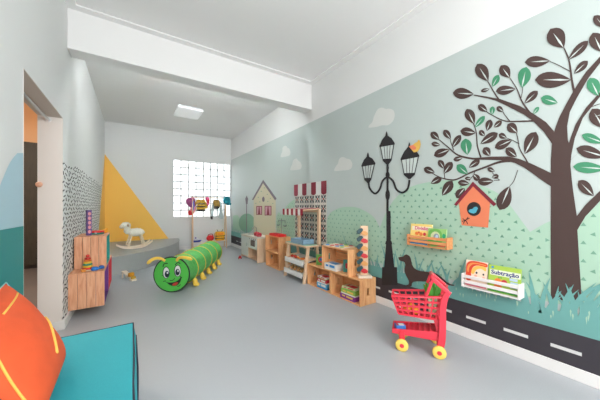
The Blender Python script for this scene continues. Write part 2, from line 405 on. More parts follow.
# round hedge, little house, far lamp
paint('round_bush', [circle(247, 223, 8.2, 9.5)+[]], I_bush, 4)
paint('distant_lamp', ribbon([(246.6, 199), (246.9, 246)], 0.8)+[[(245.4,199),(248.2,199),(247.7,204),(246,204)], [(245.2,199),(246.8,195.5),(248.4,199)]], I_slate, 5)
hs_ = paint('house', [[(253.8,199.5),(263.2,182.5),(275.8,198),(275.8,226),(253.8,224)], [(253.8,224),(275.8,226),(275.6,246),(254,243)]], I_cream, 5)
paint('roof', [S(228,175,8,[(192,198),(282,38),(390,188),(378,204),(282,66),(205,200)])], I_slate, 6, hs_)
for wx in ((256.4, 206.0, 262.2, 214.8), (264.8, 205.8, 271.6, 215.4)):
    o = paint('window', [[(wx[0],wx[1]),(wx[2],wx[1]),(wx[2],wx[3]),(wx[0],wx[3])]], I_mar, 6, hs_)
    w_ = wx[2]-wx[0]
    paint('curtain', [[(wx[0]+.7,wx[1]+.7),(wx[0]+w_*.45,wx[1]+.7),(wx[0]+w_*.3,wx[3]-.6),(wx[0]+.7,wx[3]-.6)], [(wx[2]-.7,wx[1]+.7),(wx[0]+w_*.55,wx[1]+.7),(wx[0]+w_*.7,wx[3]-.6),(wx[2]-.7,wx[3]-.6)]], I_pink, 7, hs_)
paint('round_window', [circle(263.5, 199.3, 1.3, 2.6)], I_slate, 6, hs_)
merge(hs_, paint('brick_marks', [[(x, y), (x+.9, y), (x+.9, y+.8), (x, y+.8)] for x, y in ((258,197),(261,191),(264,187.5),(267,194),(270,198),(259.5,201.5),(267.5,201),(272.5,203),(255.5,203))], I_tri, 6, hs_))
# tiled shop front with a painted awning
Ya, Yb = W(295, 200)[1], W(326.7, 200)[1]; zt = W(326.7, 193.7)[2]; zb = 0.40
shop = paint_yz('shop_front', [[(Ya, zb), (Ya, zt), (Yb, zt), (Yb, zb)]], ink('shop_white', (222, 220, 208)), 5)
dk, rdts, gn = [], [], []
nt_ = 6; pw = (Ya-Yb)/nt_; row = 0; z = zt-pw/2
while z > zb+pw*0.4:
    for i in range(nt_):
        y = Yb+pw*(i+0.5)
        for q in range(4):
            a = PI/4+q*PI/2; c_, s_ = math.cos(a), math.sin(a)
            dk.append([(y+c_*pw*.12-s_*pw*.04, z+s_*pw*.12+c_*pw*.04), (y+c_*pw*.34-s_*pw*.15, z+s_*pw*.34+c_*pw*.15), (y+c_*pw*.56, z+s_*pw*.56), (y+c_*pw*.34+s_*pw*.15, z+s_*pw*.34-c_*pw*.15), (y+c_*pw*.12+s_*pw*.04, z+s_*pw*.12-c_*pw*.04)])
            a = q*PI/2; c_, s_ = math.cos(a), math.sin(a)
            gn.append([(y+c_*pw*.28-s_*pw*.09, z+s_*pw*.28+c_*pw*.09), (y+c_*pw*.48, z+s_*pw*.48), (y+c_*pw*.28+s_*pw*.09, z+s_*pw*.28-c_*pw*.09)])
        rdts.append([(y+pw*.13*math.cos(k*PI/4), z+pw*.13*math.sin(k*PI/4)) for k in range(8)])
    z -= pw; row += 1
merge(shop, paint_yz('tile_petals', dk, I_tdark, 6, shop), paint_yz('tile_spots', rdts, I_tred, 7, shop), paint_yz('tile_sprigs', gn, I_slate, 6, shop))
zA, zB = W(326.7,180.5)[2], W(326.7,192.5)[2]; Y0a, Y0b = W(294.2,190)[1], W(326.7,186)[1]
red, wht = [], []
for i in range(7):
    ya = Y0a+(Y0b-Y0a)*i/7; yb = Y0a+(Y0b-Y0a)*(i+1)/7; ym = (ya+yb)/2
    (red if i % 2 == 0 else wht).append([(ya, zA), (yb, zA), (yb, zB), (ya*.15+yb*.85, zB-.02), (ym, zB-.03), (ya*.85+yb*.15, zB-.02), (ya, zB)])
aw = merge(paint_yz('awning', red, I_mar, 7, shop), paint_yz('awning_white', wht, I_cloud, 7, shop))

# grass band, road
rd = random.Random(5); blades = []
def blade(y, z0, h, lean, w=0.022):
    pts = [(y, z0, w), (y+lean*0.35, z0+h*0.55, w*0.8), (y+lean, z0+h, 0.001)]
    q = spline(pts, 5); L, Q = [], []
    for i, (a, b_, c) in enumerate(q):
        a0, b0, _ = q[max(i-1, 0)]; a1, b1, _ = q[min(i+1, len(q)-1)]; l = math.hypot(a1-a0, b1-b0) or 1
        L.append((a-(b1-b0)/l*c/2, b_+(a1-a0)/l*c/2)); Q.append((a+(b1-b0)/l*c/2, b_-(a1-a0)/l*c/2))
    blades.append(L+Q[::-1])
y = YB-0.05
while y > -1.5:
    clump = (0.5+0.5*math.sin(y*4.1+0.7))
    blade(y, 0.42, 0.10+0.16*clump*rd.random()+0.05*rd.random(), rd.uniform(-.09, .09)); y -= rd.uniform(0.03, 0.06)
for y, h, l in ((2.02,.36,.10),(1.94,.30,-.04),(1.86,.36,-.10),(2.66,.42,.16),(2.60,.34,.05),(2.52,.30,-.08),(2.44,.38,-.12),(2.74,.30,.12),(2.36,.26,-.06),(2.90,.34,.08),
                (1.62,.30,.05),(1.55,.26,-.10),(1.45,.22,-.08),(1.30,.26,.10),(1.22,.34,-.08),(1.16,.30,-.12),(1.10,.22,.06),
                (.72,.20,.06),(.67,.30,.03),(.63,.28,-.05),(.60,.16,-.08),(.53,.20,-.16),(.49,.34,-.20),(.52,.26,-.06),(.46,.20,.08),(.42,.30,-.10),(.39,.24,-.06),(.36,.18,.08),(.33,.2,-.05),(.29,.22,-.08),(.24,.26,-.05),(.505,.24,-.03),(.475,.30,-.12),(.45,.26,.05),(.435,.36,-.16),(.41,.22,.03),(.40,.28,-.12),(.375,.24,.05),(.365,.28,-.10),(.345,.22,.04),(.56,.24,.06),(.58,.20,-.06),(.70,.28,.10),(.64,.22,.08)):
    blade(y, 0.40, h, l, 0.03)
grass = paint_yz('grass', [[(YB-0.002, 0.31), (YB-0.002, 0.45), (Y_END, 0.45), (Y_END, 0.31)]], I_teal, 9)
merge(grass, paint_yz('grass_blades', blades, I_teal, 10, grass))
fl = []
for y, z in [(rd.uniform(-0.3, 2.6), rd.uniform(0.38, 0.50)) for k in range(70)]:
    fl.append([(y-.004, z), (y, z-.035*rd.random()-.015), (y+.005, z), (y+.001, z+.012)])
merge(grass, paint_yz('grass_gaps', fl, I_hill, 11, grass))
road = paint_yz('road', [[(YB-0.002, 0.088), (YB-0.002, 0.32), (Y_END, 0.32), (Y_END, 0.088)]], I_road, 12)
dl = []; y = 0.862-0.2845*8
while y < YB-0.3:
    dl.append([(y-0.157, 0.179), (y, 0.179), (y, 0.203), (y-0.157, 0.203)]); y += 0.2845
merge(road, paint_yz('road_line', dl, I_dash, 13, road))

# tree: trunk and branches, then leaves
br = [[(551,282),(550.8,240),(551,200),(551,177),(551,160),(552,145),(554,133),(556,126),(560,116),(568,101),(573,92),(578,84),(586,72),(600,57),(640,20),(640,28),(600,63.5),(588,79),(577,98),(570,112),(567.3,126),(568,140),(569,143),(571,137),(576,124),(586,108),(594,99),(600,92.5),(640,58),(640,62),(600,97),(583,118),(575,138),(571.5,155),(570.6,165),(572,180),(574,196),(577,216),(585.5,205),(600,191),(640,150),(640,162),(600,201),(585.5,216.5),(577.5,230),(579.5,262),(582,300),(551,300)],
      [(554,131),(546,122),(534,114),(520,106),(500,99),(487,96.6),(474,94.6),(474,95.6),(487,98.4),(496,100.8),(510,107.5),(524,114.6),(534,122),(544,132),(551,142),(556,150)],
      [(552,173.5),(545,170),(540,167.6),(530,163),(520,159),(508,156.4),(492,156.6),(480,157.6),(472,157.8),(472,159.4),(480,159.8),(492,160),(505,160.5),(515,163),(524,167.5),(532,173),(540,179),(552,187)]]
tw = []
tw += ribbon([(480,158.6),(471,158.4),(458,155),(448,147),(439,139.4)], [2.0,1.9,1.6,1.2,.8])
tw += ribbon([(514,160.6),(500,162),(486,167),(470,173),(460,178),(453,180),(442,178),(432,173)], [2.6,2.2,1.9,1.6,1.5,1.4,1.1,.8])
tw += ribbon([(536,120.8),(520,121.4),(505,121),(492,115),(484,110)], [1.7,1.5,1.2,.9,.7])
tw += ribbon([(510,121.3),(505,115),(502.5,110.5)], [1.1,.9,.7]) + ribbon([(575,96),(572,80),(569,60),(563.5,47)], [2.6,2.2,1.7,1.0])
tw += ribbon([(571,72),(558,65),(550,61.5)], [.9,.8,.6]) + ribbon([(534,118),(523,103),(517,89),(510,78)], [2.4,1.6,1.1,.8]) + ribbon([(521,99),(522.5,92),(523,87)], .7)
tw += ribbon([(500,101),(494,92),(487.5,80.5)], [1.8,1.3,.9]) + ribbon([(481,157.4),(477.6,146),(476.4,132),(473.5,123)], [1.8,1.3,1.1,.9]) + ribbon([(454,150.5),(451,142),(450.6,138.5)], [1,.7,.6])
tw += ribbon([(532,170),(527,161),(520,149),(518,139),(516.5,133)], [1.8,1.4,1.0,.9,.8]) + ribbon([(519.5,144),(512,140),(506.5,138)], [.9,.7,.5])
tw += ribbon([(570,162),(575,156),(590,146)], .1) + ribbon([(586.5,108.6),(594,106),(600,104)], [1,.8,.7]) + ribbon([(445,178.6),(444.6,175),(444.4,173)], .8)
tw += ribbon([(475,172),(473,176),(469,181)], [.8,.7,.6]) + ribbon([(500,180.2),(494,180.6)], .6) + ribbon([(500,180.2),(496,177),(492.5,172.5)], .6) + ribbon([(510,186),(514,181),(518,170)], .7)
tree = paint('tree', br+tw, I_brown, 6)
LV = [(453,93,474,94.2,10,0),(467,109,474.4,124,9,0),(485,116,475,127.6,5,1),(460.5,131,476,133,8,0),(465.6,138.6,467.6,155,10,1),(444,130,451,139,6,0),(461,135,452.4,147.6,6,0),
      (431,132.4,439.4,139.6,6.4,0),(431.6,143.6,440.4,145,4.6,0),(434,155.6,450,149.6,7.6,0),(453.6,160,463,157.6,4.4,0),(478.4,105,487.6,111.6,6.4,0),(493,106.4,492,115,4.8,1),
      (497,107,503.6,111.8,5.2,0),(491,119.6,487,131,6.4,0),(479.6,130.6,485,136,5,0),(498,133,480.4,144,8,0),(484,147.6,490.4,156,7.4,0),(480,160,469,167.6,5.8,0),
      (439,160,444.4,168.6,5.6,0),(424,168.4,435,172.6,6.2,0),(452.4,162,444,173.6,7,0),(442,177.6,431,183.6,6,0),(452.6,181,442.4,195.6,8.6,0),(457,165,468,174,7.6,1),
      (487.6,168.2,495,171.6,4.4,0),(499,175.6,492,177.6,4.4,0),(478,182,494,181,7.4,0),(479.6,180.4,473,174,5.6,0),(458,182.4,469.6,183.6,5.6,0),(465,178.4,471.6,178.4,3.2,0),
      (456.6,198,465,188,8,0),(499.8,210,510,186,13,0),(495,148,512.4,140,8,0),(499,134.4,507,138,5.4,0),(508,124,517.6,133,9,0),(506,148.4,517,157,8,0),(536.4,132,525,154,12,0),
      (502,121,494,127.6,5,0),(538,91,524.6,103.6,7,0),(539,107,533.6,114,3.8,1),(541,98,558,103,8.4,1),(477.4,64,488.4,81.4,11.5,0),(496,91.4,516,89,8.4,0),(499,75,492.4,87,6,1),
      (481,91.4,490,89,3.6,0),(501,65.6,510,78,10,0),(526.6,67,522,88,11.5,1),(525,62.4,550.4,61,10,0),(535,80,571.4,80,14.5,0),(550.4,29,564,48,17,0),(588.4,41,568.4,60,8,0),
      (588,61,574,74,7,0),(593,33,602,52,14,0),(590,78,598.6,96,12,1),(594,16,606,28,9,0),(592,109,604,128,14,0),(582,135,604,143,8,1),(576.4,148.4,606,157,11,0),(573,166.6,606,169,10,1),(578.5,180.6,594,196,10.5,0),(590,118,612,112,8,0)]
lb, lg, lr = [], [], []
for tx, ty, bx_, by_, w_, g_ in LV:
    dx, dy = bx_-tx, by_-ty; n_ = 9; A, B_ = [], []; l = math.hypot(dx, dy)
    for i in range(n_+1):
        t = i/n_; h_ = w_*0.56*(math.sin(PI*t**0.78))**0.85 if 0 < t < 1 else 0
        A.append((tx+dx*t-dy/l*h_, ty+dy*t+dx/l*h_))
        if 0 < i < n_: B_.append((tx+dx*t+dy/l*h_, ty+dy*t-dx/l*h_))
    (lg if g_ else lb).append(A+B_[::-1])
    rw_ = max(0.45, w_*0.07)
    lr.append([(tx+dx*.22, ty+dy*.22), (tx+dx*.7-dy/l*rw_, ty+dy*.7+dx/l*rw_), (bx_, by_), (tx+dx*.7+dy/l*rw_, ty+dy*.7-dx/l*rw_)])
merge(paint('leaves', lb, I_brown, 7, tree), paint('green_leaves', lg, I_green, 7, tree), paint('leaf_ribs', lr, I_rib, 8, tree))
# bird house hanging in the tree
bh = paint('bird_house', [S(440,180,5,[(95,115),(168,30),(252,112),(242,238),(110,226)])], I_or, 9)
paint('roof', [S(440,180,5,[(72,122),(166,8),(284,120),(270,132),(167,32),(84,130)])], I_mar, 10, bh)
paint('entrance', [circle(474.2, 209, 7.0)], I_black, 10, bh)
paint('blue_bird', [S(440,180,5,[(144,154),(154,146),(163,145),(172,136),(183,133),(192,141),(187,151),(182,162),(170,168),(155,164),(148,160)])], I_bird, 11, bh)
paint('twig', ribbon([(462.5,221.5),(466,220),(470,218)], .7)+ribbon([(463.5,223.6),(466,220.5),(468,224)], .7)+ribbon([(463,218.6),(466,220),(468.4,217)], .7), I_black, 11, bh)
# street lamp
lp = []
lp += [[(386.9,285),(386.9,160),(389.0,160),(389.2,285)]]
lp += [[(387,242),(387.2,211),(390.9,211),(391.3,242)], [(385.6,244),(386.4,241),(391.9,241),(392.8,244)], [(386.6,243),(392,243),(394.2,262),(396.5,285),(383,285),(385,262)], [(382.6,267),(397.4,267),(398,285),(382.2,285)]]
for cy, rx, ry in ((175, 2.1, 3.4), (195, 2.3, 5.5), (168, 1.3, 2), (182, 1.2, 2)): lp.append(circle(388.1, cy, rx, ry, 14))
lp += ribbon([(369,181),(370,188),(375.3,193.6),(380,189.5),(383,181),(388,176.6)], 1.9)+ribbon([(388,176.6),(393.4,181),(397,189.5),(402.8,192.6),(408.2,188.6),(410,180)], 2.0)
gl = []; gw = []
def lantern(xa, ya, xb, yb, ax, ay, c0_, d0_, nx_, ny_):   # cap corners, tip, lower corners, neck
    lp.append([(xa, ya), (xa+(ax-xa)*.38, ya+(ay-ya)*.42), (ax-1.2, ay+4.2), (ax+1.2, ay+4.2), (xb+(ax-xb)*.38, yb+(ay-yb)*.42), (xb, yb), (xb, yb+1.4), (xa, ya+1.6)])
    lp.append([(ax-1.2, ay+4.6), (ax-.9, ay+2.2), (ax-.3, ay), (ax+.3, ay), (ax+.9, ay+2.2), (ax+1.2, ay+4.6)])
    gl.append([(xa+.8, ya+1), (xb-.8, yb+1), d0_, c0_])
    for t in (0, .27, .5, .73, 1):
        lp.extend(ribbon([(xa+.9+(xb-xa-1.8)*t, ya+1+(yb-ya)*t), (c0_[0]+(d0_[0]-c0_[0])*t, c0_[1]+(d0_[1]-c0_[1])*t)], .85 if t in (0, 1) else .55))
    lp.append([(c0_[0]-.5, c0_[1]-.6), (d0_[0]+.5, d0_[1]-.6), (d0_[0]+.3, d0_[1]+1.2), (nx_+1, ny_), (nx_-1, ny_), (c0_[0]-.3, c0_[1]+1.2)])
lantern(380, 145.6, 395.2, 143.2, 387, 131.6, (383.4, 159.6), (391.8, 159.2), 387.9, 164.5)
lantern(401, 158.8, 419.8, 155.4, 409.7, 142.6, (404.5, 173.8), (415.2, 173.4), 409.9, 179)
lantern(361.9, 165.2, 375.8, 163, 368.4, 152.6, (365, 178.6), (371.4, 178.4), 368.8, 183)
sl = paint('street_lamp', lp, I_black, 14)
merge(sl, paint('lantern_glass', gl, I_rib, 13, sl))
bd = paint('yellow_bird', [S(350,95,5,[(300,262),(312,276),(322,288),(340,284),(352,268),(356,246),(352,228),(345,224),(338,236),(328,240),(316,250)])], I_yel, 15)
paint('wing', [S(350,95,5,[(296,256),(318,250),(334,262),(330,274),(312,274)])], I_or, 16, bd)
# dachshund
paint('dachshund', [S(395,245,8,[(30,102),(34,96),(50,94),(68,92),(80,80),(94,74),(108,80),(120,88),(130,104),(134,125),(140,152),(150,174),(165,190),(185,200),(210,207),(250,212),(285,216),(315,221),(345,232),(370,250),(395,274),(420,296),(445,311),(480,318),(480,324),(462,326),(430,318),(398,298),(380,288),(384,310),(382,345),(376,372),(390,380),(352,384),(348,350),(334,320),(310,300),(280,294),(230,291),(180,290),(150,294),(140,305),(137,328),(112,333),(84,328),(92,320),(110,316),(116,304),(114,285),(104,265),(90,240),(80,212),(80,188),(86,160),(82,140),(72,132),(50,128),(38,120)])], I_brown, 15)

# ---------------------------------------------------------------- ceiling lamps, doorway hardware
def ceiling_lamp(x, y, label):
    t = thing('ceiling_light', label, 'lamp', (x, y, H), 0)
    MB().box((-0.24, -0.29, -0.022), (0.24, 0.29, 0)).build('housing', mat('lamp_housing', (205, 208, 208), 0.5), t, bevel=0.004)
    MB().box((-0.25, -0.30, -0.065), (0.25, 0.30, -0.022)).build('diffuser', mat('lamp_diffuser', (250, 252, 255), 0.4, emit=0.2), t, bevel=0.012)
ceiling_lamp(1.02, 6.06, 'flat white square ceiling lamp beyond the beam')
t = thing('curtain_rod', 'bare metal rod across the top of the doorway', 'rod', (-0.68, 2.84, 2.035))
MB().tube([(0, -0.531, 0), (0, 0.536, 0)], 0.0135, 14).build('rod', M_alu, t, True)
for s in (-1, 1):
    T = Tr(0, 0.001+s*0.532, 0) @ R('X', 90)
    MB().lathe([(0.024, -0.006), (0.024, 0.004), (0.017, 0.006)] if s > 0 else [(0.024, -0.004), (0.024, 0.006)], 16, T).build('bracket', M_white, t)
kb = MB(); kb.lathe([(0.012, 0), (0.010, 0.012), (0.022, 0.022), (0.026, 0.036), (0.018, 0.046)], 16, Tr(-0.735, 3.379, 1.41) @ R('X', 90))
kb.build('door_knob', mat('peach_wood', (232, 180, 150), 0.5), bpy.data.objects['door_1'], True)['label'] = 'small peach wooden knob'

# ---------------------------------------------------------------- bench, cushion, pillows (front left)
t = thing('bench', 'low white bench under the turquoise seat cushion', 'bench', (-0.29, 1.25, 0))
MB().box((-0.280, -0.85, 0.04), (0.272, 0.85, 0.30)).build('body', M_white, t, bevel=0.004)
MB().box((-0.25, -0.82, 0), (0.235, 0.82, 0.04)).build('plinth', mat('plinth_grey', (120, 120, 120), 0.6), t)
M_teal = mat('turquoise_fabric', (44, 166, 178), 0.75, noise=0.05, scale=240, bump=0.15)
M_pipe = mat('navy_piping', (38, 48, 66), 0.7)
t = thing('seat_cushion', 'long turquoise seat cushion with dark piping on the bench', 'cushion', (-0.283, 1.26, 0.30))
hx, hy = 0.285, 0.862
MB().hexa([(-hx, -hy, .001), (hx+.017, -hy, .001), (hx+.017, hy, .001), (-hx, hy, .001), (-hx, -hy, .098), (hx, -hy, .098), (hx, hy, .098), (-hx, hy, .098)]).build('body', M_teal, t, bevel=0.008, seg=3)
rd = random.Random(2)
for zz in (0.0955, 0.006):
    loop = []; hx = 0.285 if zz > .05 else 0.302
    for (xa, ya), (xb, yb) in (((-hx, -hy), (hx, -hy)), ((hx, -hy), (hx, hy)), ((hx, hy), (-hx, hy)), ((-hx, hy), (-hx, -hy))):
        for k in range(12):
            q = k/12; w_ = 0.003*math.sin(q*19)*math.sin(PI*q); nx_ = 1 if xa == xb == hx else 0
            loop.append((xa+(xb-xa)*q+(w_ if nx_ else 0)+(0.002 if nx_ else 0), ya+(yb-ya)*q, max(0.006, zz+w_*0.6)))
    MB().tube(loop, 0.0045, 8, closed=True).build('piping', M_pipe, t, True)
M_orf = mat('orange_fabric', (236, 94, 48), 0.8, noise=0.06, scale=14, bump=0.5)
M_seam = mat('yellow_ribbon', (250, 200, 92), 0.7)
PC = [Vector((-0.276, 1.750, 0.450)), Vector((-0.27, 1.20, 0.425)), Vector((-0.515, 1.28, 0.80)), Vector((-0.528, 1.865, 0.825))]
PN = ((PC[1]-PC[0]).cross(PC[3]-PC[0])).normalized()
if PN.x < 0: PN = -PN
def pil(u, v, s, lift=0.0):    # point on the pillow, u far to near, v bottom to top, s = front or back
    a = 2*u-1; b_ = 2*v-1
    pin = 0.055*(1-abs(a)**1.5*0.0)
    ua = 0.5+0.5*a*(1-pin*(1-b_*b_)*0.9); va = 0.5+0.5*b_*(1-pin*(1-a*a)*0.9)
    p = (PC[0]*(1-ua)+PC[1]*ua)*(1-va)+(PC[3]*(1-ua)+PC[2]*ua)*va
    if v < .5: p = p+(PC[2]-p)*(0.10*(a*a*b_*b_)**3)
    bul = 0.075*max(0, (1-abs(a)**2.6))**0.62*max(0, (1-abs(b_)**2.6))**0.62
    wr = 0.004*math.sin(9*u+5*v)*math.sin(7*v-3*u)*(1-a*a)*(1-b_*b_)
    return p+PN*(s*(bul+wr)+lift)
def pillow(label):
    t = thing('throw_pillow', label, 'pillow', (-0.29, 1.5, 0.401)); o_ = Vector((-0.29, 1.5, 0.401))
    n = 22; b = MB()
    for s in (1, -0.55):
        vs_ = [pil(i/n, j/n, s)-o_ for j in range(n+1) for i in range(n+1)]
        b.add(vs_, [(j*(n+1)+i, j*(n+1)+i+1, (j+1)*(n+1)+i+1, (j+1)*(n+1)+i) for j in range(n) for i in range(n)])
    b.build('cover', M_orf, t, True)
    for (u0, v0), (u1, v1), w_, c in (((.10, .49), (.46, .22), .0065, 0), ((.61, .84), (.15, .87), .004, 1), ((.92, .62), (.95, .12), .0042, 0)):
        pts = []
        for k in range(13):
            q = k/12; u, v = u0+(u1-u0)*q+0.02*math.sin(q*PI)*(1 if c == 0 else -1), v0+(v1-v0)*q
            pts.append(pil(u, v, 1, 0.0005)-o_)
        MB().tube(pts, w_, 8).build('ribbon', M_seam, t, True)
    pp = [pil(1-k/20, 1, 1)-o_ for k in range(21)]+[pil(0, 1-k/20, 1)-o_ for k in range(21)]
    MB().tube(pp, 0.003, 6).build('edge_piping', mat('pale_aqua_piping', (150, 205, 205), 0.7), t, True)
    return t
p0 = pillow('orange pillow with yellow ribbons leaning on the teal painted wall')
p1 = copy_tree(p0); p1.location.y -= 0.68; p1.location.x += 0.02
p1['label'] = 'second orange pillow at the near end of the seat cushion'
for q in (p0, p1): q['group'] = 'orange pillows on the bench'

# ---------------------------------------------------------------- crates
def slats(b, x0, x1, y0, y1, z0, z1, n, axis, gap=0.006):
    A = {'x': (x0, x1), 'y': (y0, y1), 'z': (z0, z1)}; a0, a1 = A[axis]; w_ = (a1-a0+gap)/n
    for k in range(n):
        q = dict(A); q[axis] = (a0+k*w_, a0+k*w_+w_-gap)
        b.box((q['x'][0], q['y'][0], q['z'][0]), (q['x'][1], q['y'][1], q['z'][1]))
def crate(label, loc, rz, L, D, Hh, ml, mu, hole=True, lining=None, group=None):
    t = thing('wooden_crate', label, 'crate', loc, rz, group); th = 0.014
    for s in (-1, 1):
        b = MB(); y0, y1 = (L/2-0.018, L/2) if s > 0 else (-L/2, -L/2+0.018)
        if hole:
            w_ = D/3
            b.box((0.002, y0, 0), (w_-0.002, y1, Hh)); b.box((2*w_+0.002, y0, 0), (D-0.002, y1, Hh))
            xa, xb = w_+0.002, 2*w_-0.002; xm = (xa+xb)/2; za, zb_ = Hh*0.5-0.0, Hh*0.5+0.09
            za -= 0.045; zb_ -= 0.045
            b.box((xa, y0, 0), (xb, y1, za)); b.box((xa, y0, zb_), (xb, y1, Hh))
            b.box((xa, y0, za), (xm-0.019, y1, zb_)); b.box((xm+0.019, y0, za), (xb, y1, zb_))
        else:
            slats(b, 0.001, D-0.001, y0, y1, 0, Hh, 4, 'x', 0.003)
        b.build('end_board', mu, t, bevel=0.002, seg=1)
    yi = L/2-0.018
    b = MB(); slats(b, 0.004, D-th, -yi, yi, Hh-th-0.001, Hh-0.001, 3, 'x'); b.build('top_panel', ml, t, bevel=0.0015, seg=1)
    b = MB(); slats(b, 0.004, D-th, -yi, yi, 0.001, th, 3, 'x'); b.build('bottom_panel', ml, t, bevel=0.0015, seg=1)
    b = MB(); slats(b, D-th, D-0.001, -yi, yi, 0.001, Hh-0.001, 3, 'z'); b.build('back_panel', ml, t, bevel=0.0015, seg=1)
    if lining:
        b = MB(); q = 0.003
        b.box((0.0, -yi, th), (D-th, -yi+q, Hh-th-.001)); b.box((0.0, yi-q, th), (D-th, yi, Hh-th-.001))
        b.box((0.0, -yi, th), (D-th, yi, th+q)); b.box((0.0, -yi, Hh-th-q-.001), (D-th, yi, Hh-th-.001)); b.box((D-th-q, -yi, th), (D-th, yi, Hh-th-.001))
        o = b.build('lining', lining, t); 
    return t
G1 = 'crates mounted on the patterned wall'
XC = XL+0.312
crate('red pine crate with a purple inside, nearest of the low pair', (XC, 3.905, 0.095), PI, 0.58, 0.310, 0.385, M_pinkh, M_pinkw, False, mat('purple_lining', (116, 58, 140), 0.5), G1)
crate('pine crate with a red inside, beyond the purple one', (XC, 4.490, 0.095), PI, 0.58, 0.310, 0.385, M_pinkh, M_pinkw, False, mat('red_lining', (206, 52, 62), 0.5), G1)
crate('red pine crate with a teal inside on top of the low pair', (XC, 4.130, 0.481), PI, 0.50, 0.300, 0.37, M_pinkh, M_pinkw, False, mat('teal_lining', (20, 150, 140), 0.5), G1)
G2 = 'crates along the mural wall'
crate('bottom crate nearest the shopping cart, with two game boxes', (2.278, 2.460, 0), 0, 0.558, 0.28, 0.318, M_pine, M_pineV, True, None, G2)
crate('bottom crate beside the market stall, with the red and blue game boxes', (2.278, 3.020, 0), 0, 0.558, 0.28, 0.318, M_pine, M_pineV, True, None, G2)
crate('upper crate beside the marble tower, holding a white game box', (2.262, 2.640, 0.3185), 0, 0.54, 0.27, 0.335, M_pine, M_pineV, True, None, G2)
crate('lower crate of the two between toy kitchen and stall', (2.300, 4.545, 0), 0, 0.58, 0.265, 0.312, M_pine, M_pineV, True, None, G2)
crate('upper crate of the two between toy kitchen and stall', (2.290, 4.545, 0.3125), 0, 0.58, 0.265, 0.312, M_pine, M_pineV, True, None, G2)

# game boxes and books in and on the crates
PLAS = {}
def plas(n, c, r=0.4): PLAS[n] = PLAS.get(n) or mat('plastic_'+n, c, r); return PLAS[n]
def card(n, c): return mat('card_'+n, c, 0.5)
def game_box(label, loc, rz, w_, d_, h_, base, lid, art, group='board game boxes in the crates'):
    t = thing('game_box', label, 'game box', loc, rz, group)
    MB().box((-w_/2+.002, -d_/2+.002, 0), (w_/2-.002, d_/2-.002, h_*.5)).build('base', base, t)
    l = MB().box((-w_/2, -d_/2, h_*.3), (w_/2, d_/2, h_)).build('lid', lid, t, bevel=.001, seg=1)
    b = MB(); b.box((-w_*.36, -d_*.36, h_), (w_*.30, d_*.1, h_+.0006)); b.box((-w_*.2, d_*.18, h_), (w_*.36, d_*.36, h_+.0006))
    b.box((-w_/2-.0006, -d_*.38, h_*.45), (-w_/2, d_*.05, h_*.86)); b.box((-w_/2-.0006, d_*.14, h_*.5), (-w_/2, d_*.36, h_*.8))
    b.build('print', art, l)
    return t
cw, cr_, cb, cg, cy, cp_ = card('white', (236, 234, 226)), card('red', (206, 52, 66)), card('blue', (52, 140, 204)), card('green', (150, 196, 88)), card('yellow', (240, 204, 92)), card('purple', (140, 58, 150))
game_box('blue game box at the bottom of the left stack', (2.37, 2.955, 0.0145), 0.05, 0.15, 0.22, 0.075, cb, card('sky', (96, 180, 220)), cw)
game_box('red game box on top of the blue one', (2.37, 2.955, 0.0903), 0.02, 0.15, 0.21, 0.06, cw, cr_, cw)
game_box('thin white game box topmost on the left stack', (2.375, 2.965, 0.1512), -0.05, 0.14, 0.20, 0.03, cg, cw, cr_)
game_box('purple game box under the green one in the crate nearest the cart', (2.375, 2.425, 0.0145), 0.0, 0.16, 0.26, 0.055, cp_, cp_, cy)
game_box('green and yellow game box on the purple one', (2.38, 2.425, 0.0703), 0.03, 0.15, 0.25, 0.06, cw, cg, cy)
game_box('flat pale green game box topmost in the crate nearest the cart', (2.385, 2.43, 0.1312), 0.10, 0.14, 0.22, 0.035, cg, card('pale_green', (206, 214, 168)), cr_)
game_box('white game box lying in the upper crate', (2.345, 2.735, 0.3325), 0.03, 0.15, 0.24, 0.085, cw, cw, cb)
def book(label, loc, T, w_, h_, th, cover, name='picture_book', group=None, cat='book'):
    """Cover lies in local xy facing +z, spine on -x; T turns it upright."""
    t = thing(name, label, cat, loc, 0, group)
    b = MB(); b.box((0, 0, th-.0015), (w_, h_, th), T); b.box((0, 0, 0), (w_, h_, .0015), T); b.box((0, 0, 0), (.0015, h_, th), T); c = b.build('cover', cover, t)
    MB().box((.002, .002, .0016), (w_-.003, h_-.002, th-.0016), T).build('pages', cw, t)
    return t, c
WALLFACE = Matrix(((0, 0, -1, 0), (-1, 0, 0, 0), (0, 1, 0, 0), (0, 0, 0, 1)))    # local x -> -Y, y -> up, z -> -X (faces the room)
t, c = book('small colourful book standing in the upper crate', (2.36, 2.565, 0.3328), WALLFACE @ R('Y', 50), 0.12, 0.165, 0.02, card('teal', (70, 160, 150)))
MB().box((.03, .05, .02), (.09, .12, .0206), WALLFACE @ R('Y', 50)).build('print', cr_, c)
t, c = book('green picture book with a red disc standing beside the upper crate', (2.36, 3.16, 0.3188), WALLFACE @ R('Y', 42), 0.15, 0.16, 0.03, card('leaf', (112, 176, 84)))
b = MB(); b.lathe([(.048, .0300), (.048, .0308)], 20, WALLFACE @ R('Y', 42) @ Tr(.075, .085, 0)); b.build('red_disc', cr_, c)
b = MB(); b.lathe([(.026, .0308), (.026, .0314)], 20, WALLFACE @ R('Y', 42) @ Tr(.075, .085, 0)); b.build('blue_disc', cb, c)
t = thing('puzzle_board', 'flat wooden puzzle board lying on the upper crate', 'puzzle', (2.40, 2.70, 0.6540), 0.04)
MB().box((-0.12, -0.19, 0), (0.12, 0.19, 0.012)).build('tray', M_pale, t, bevel=.002, seg=1)
rd = random.Random(4)
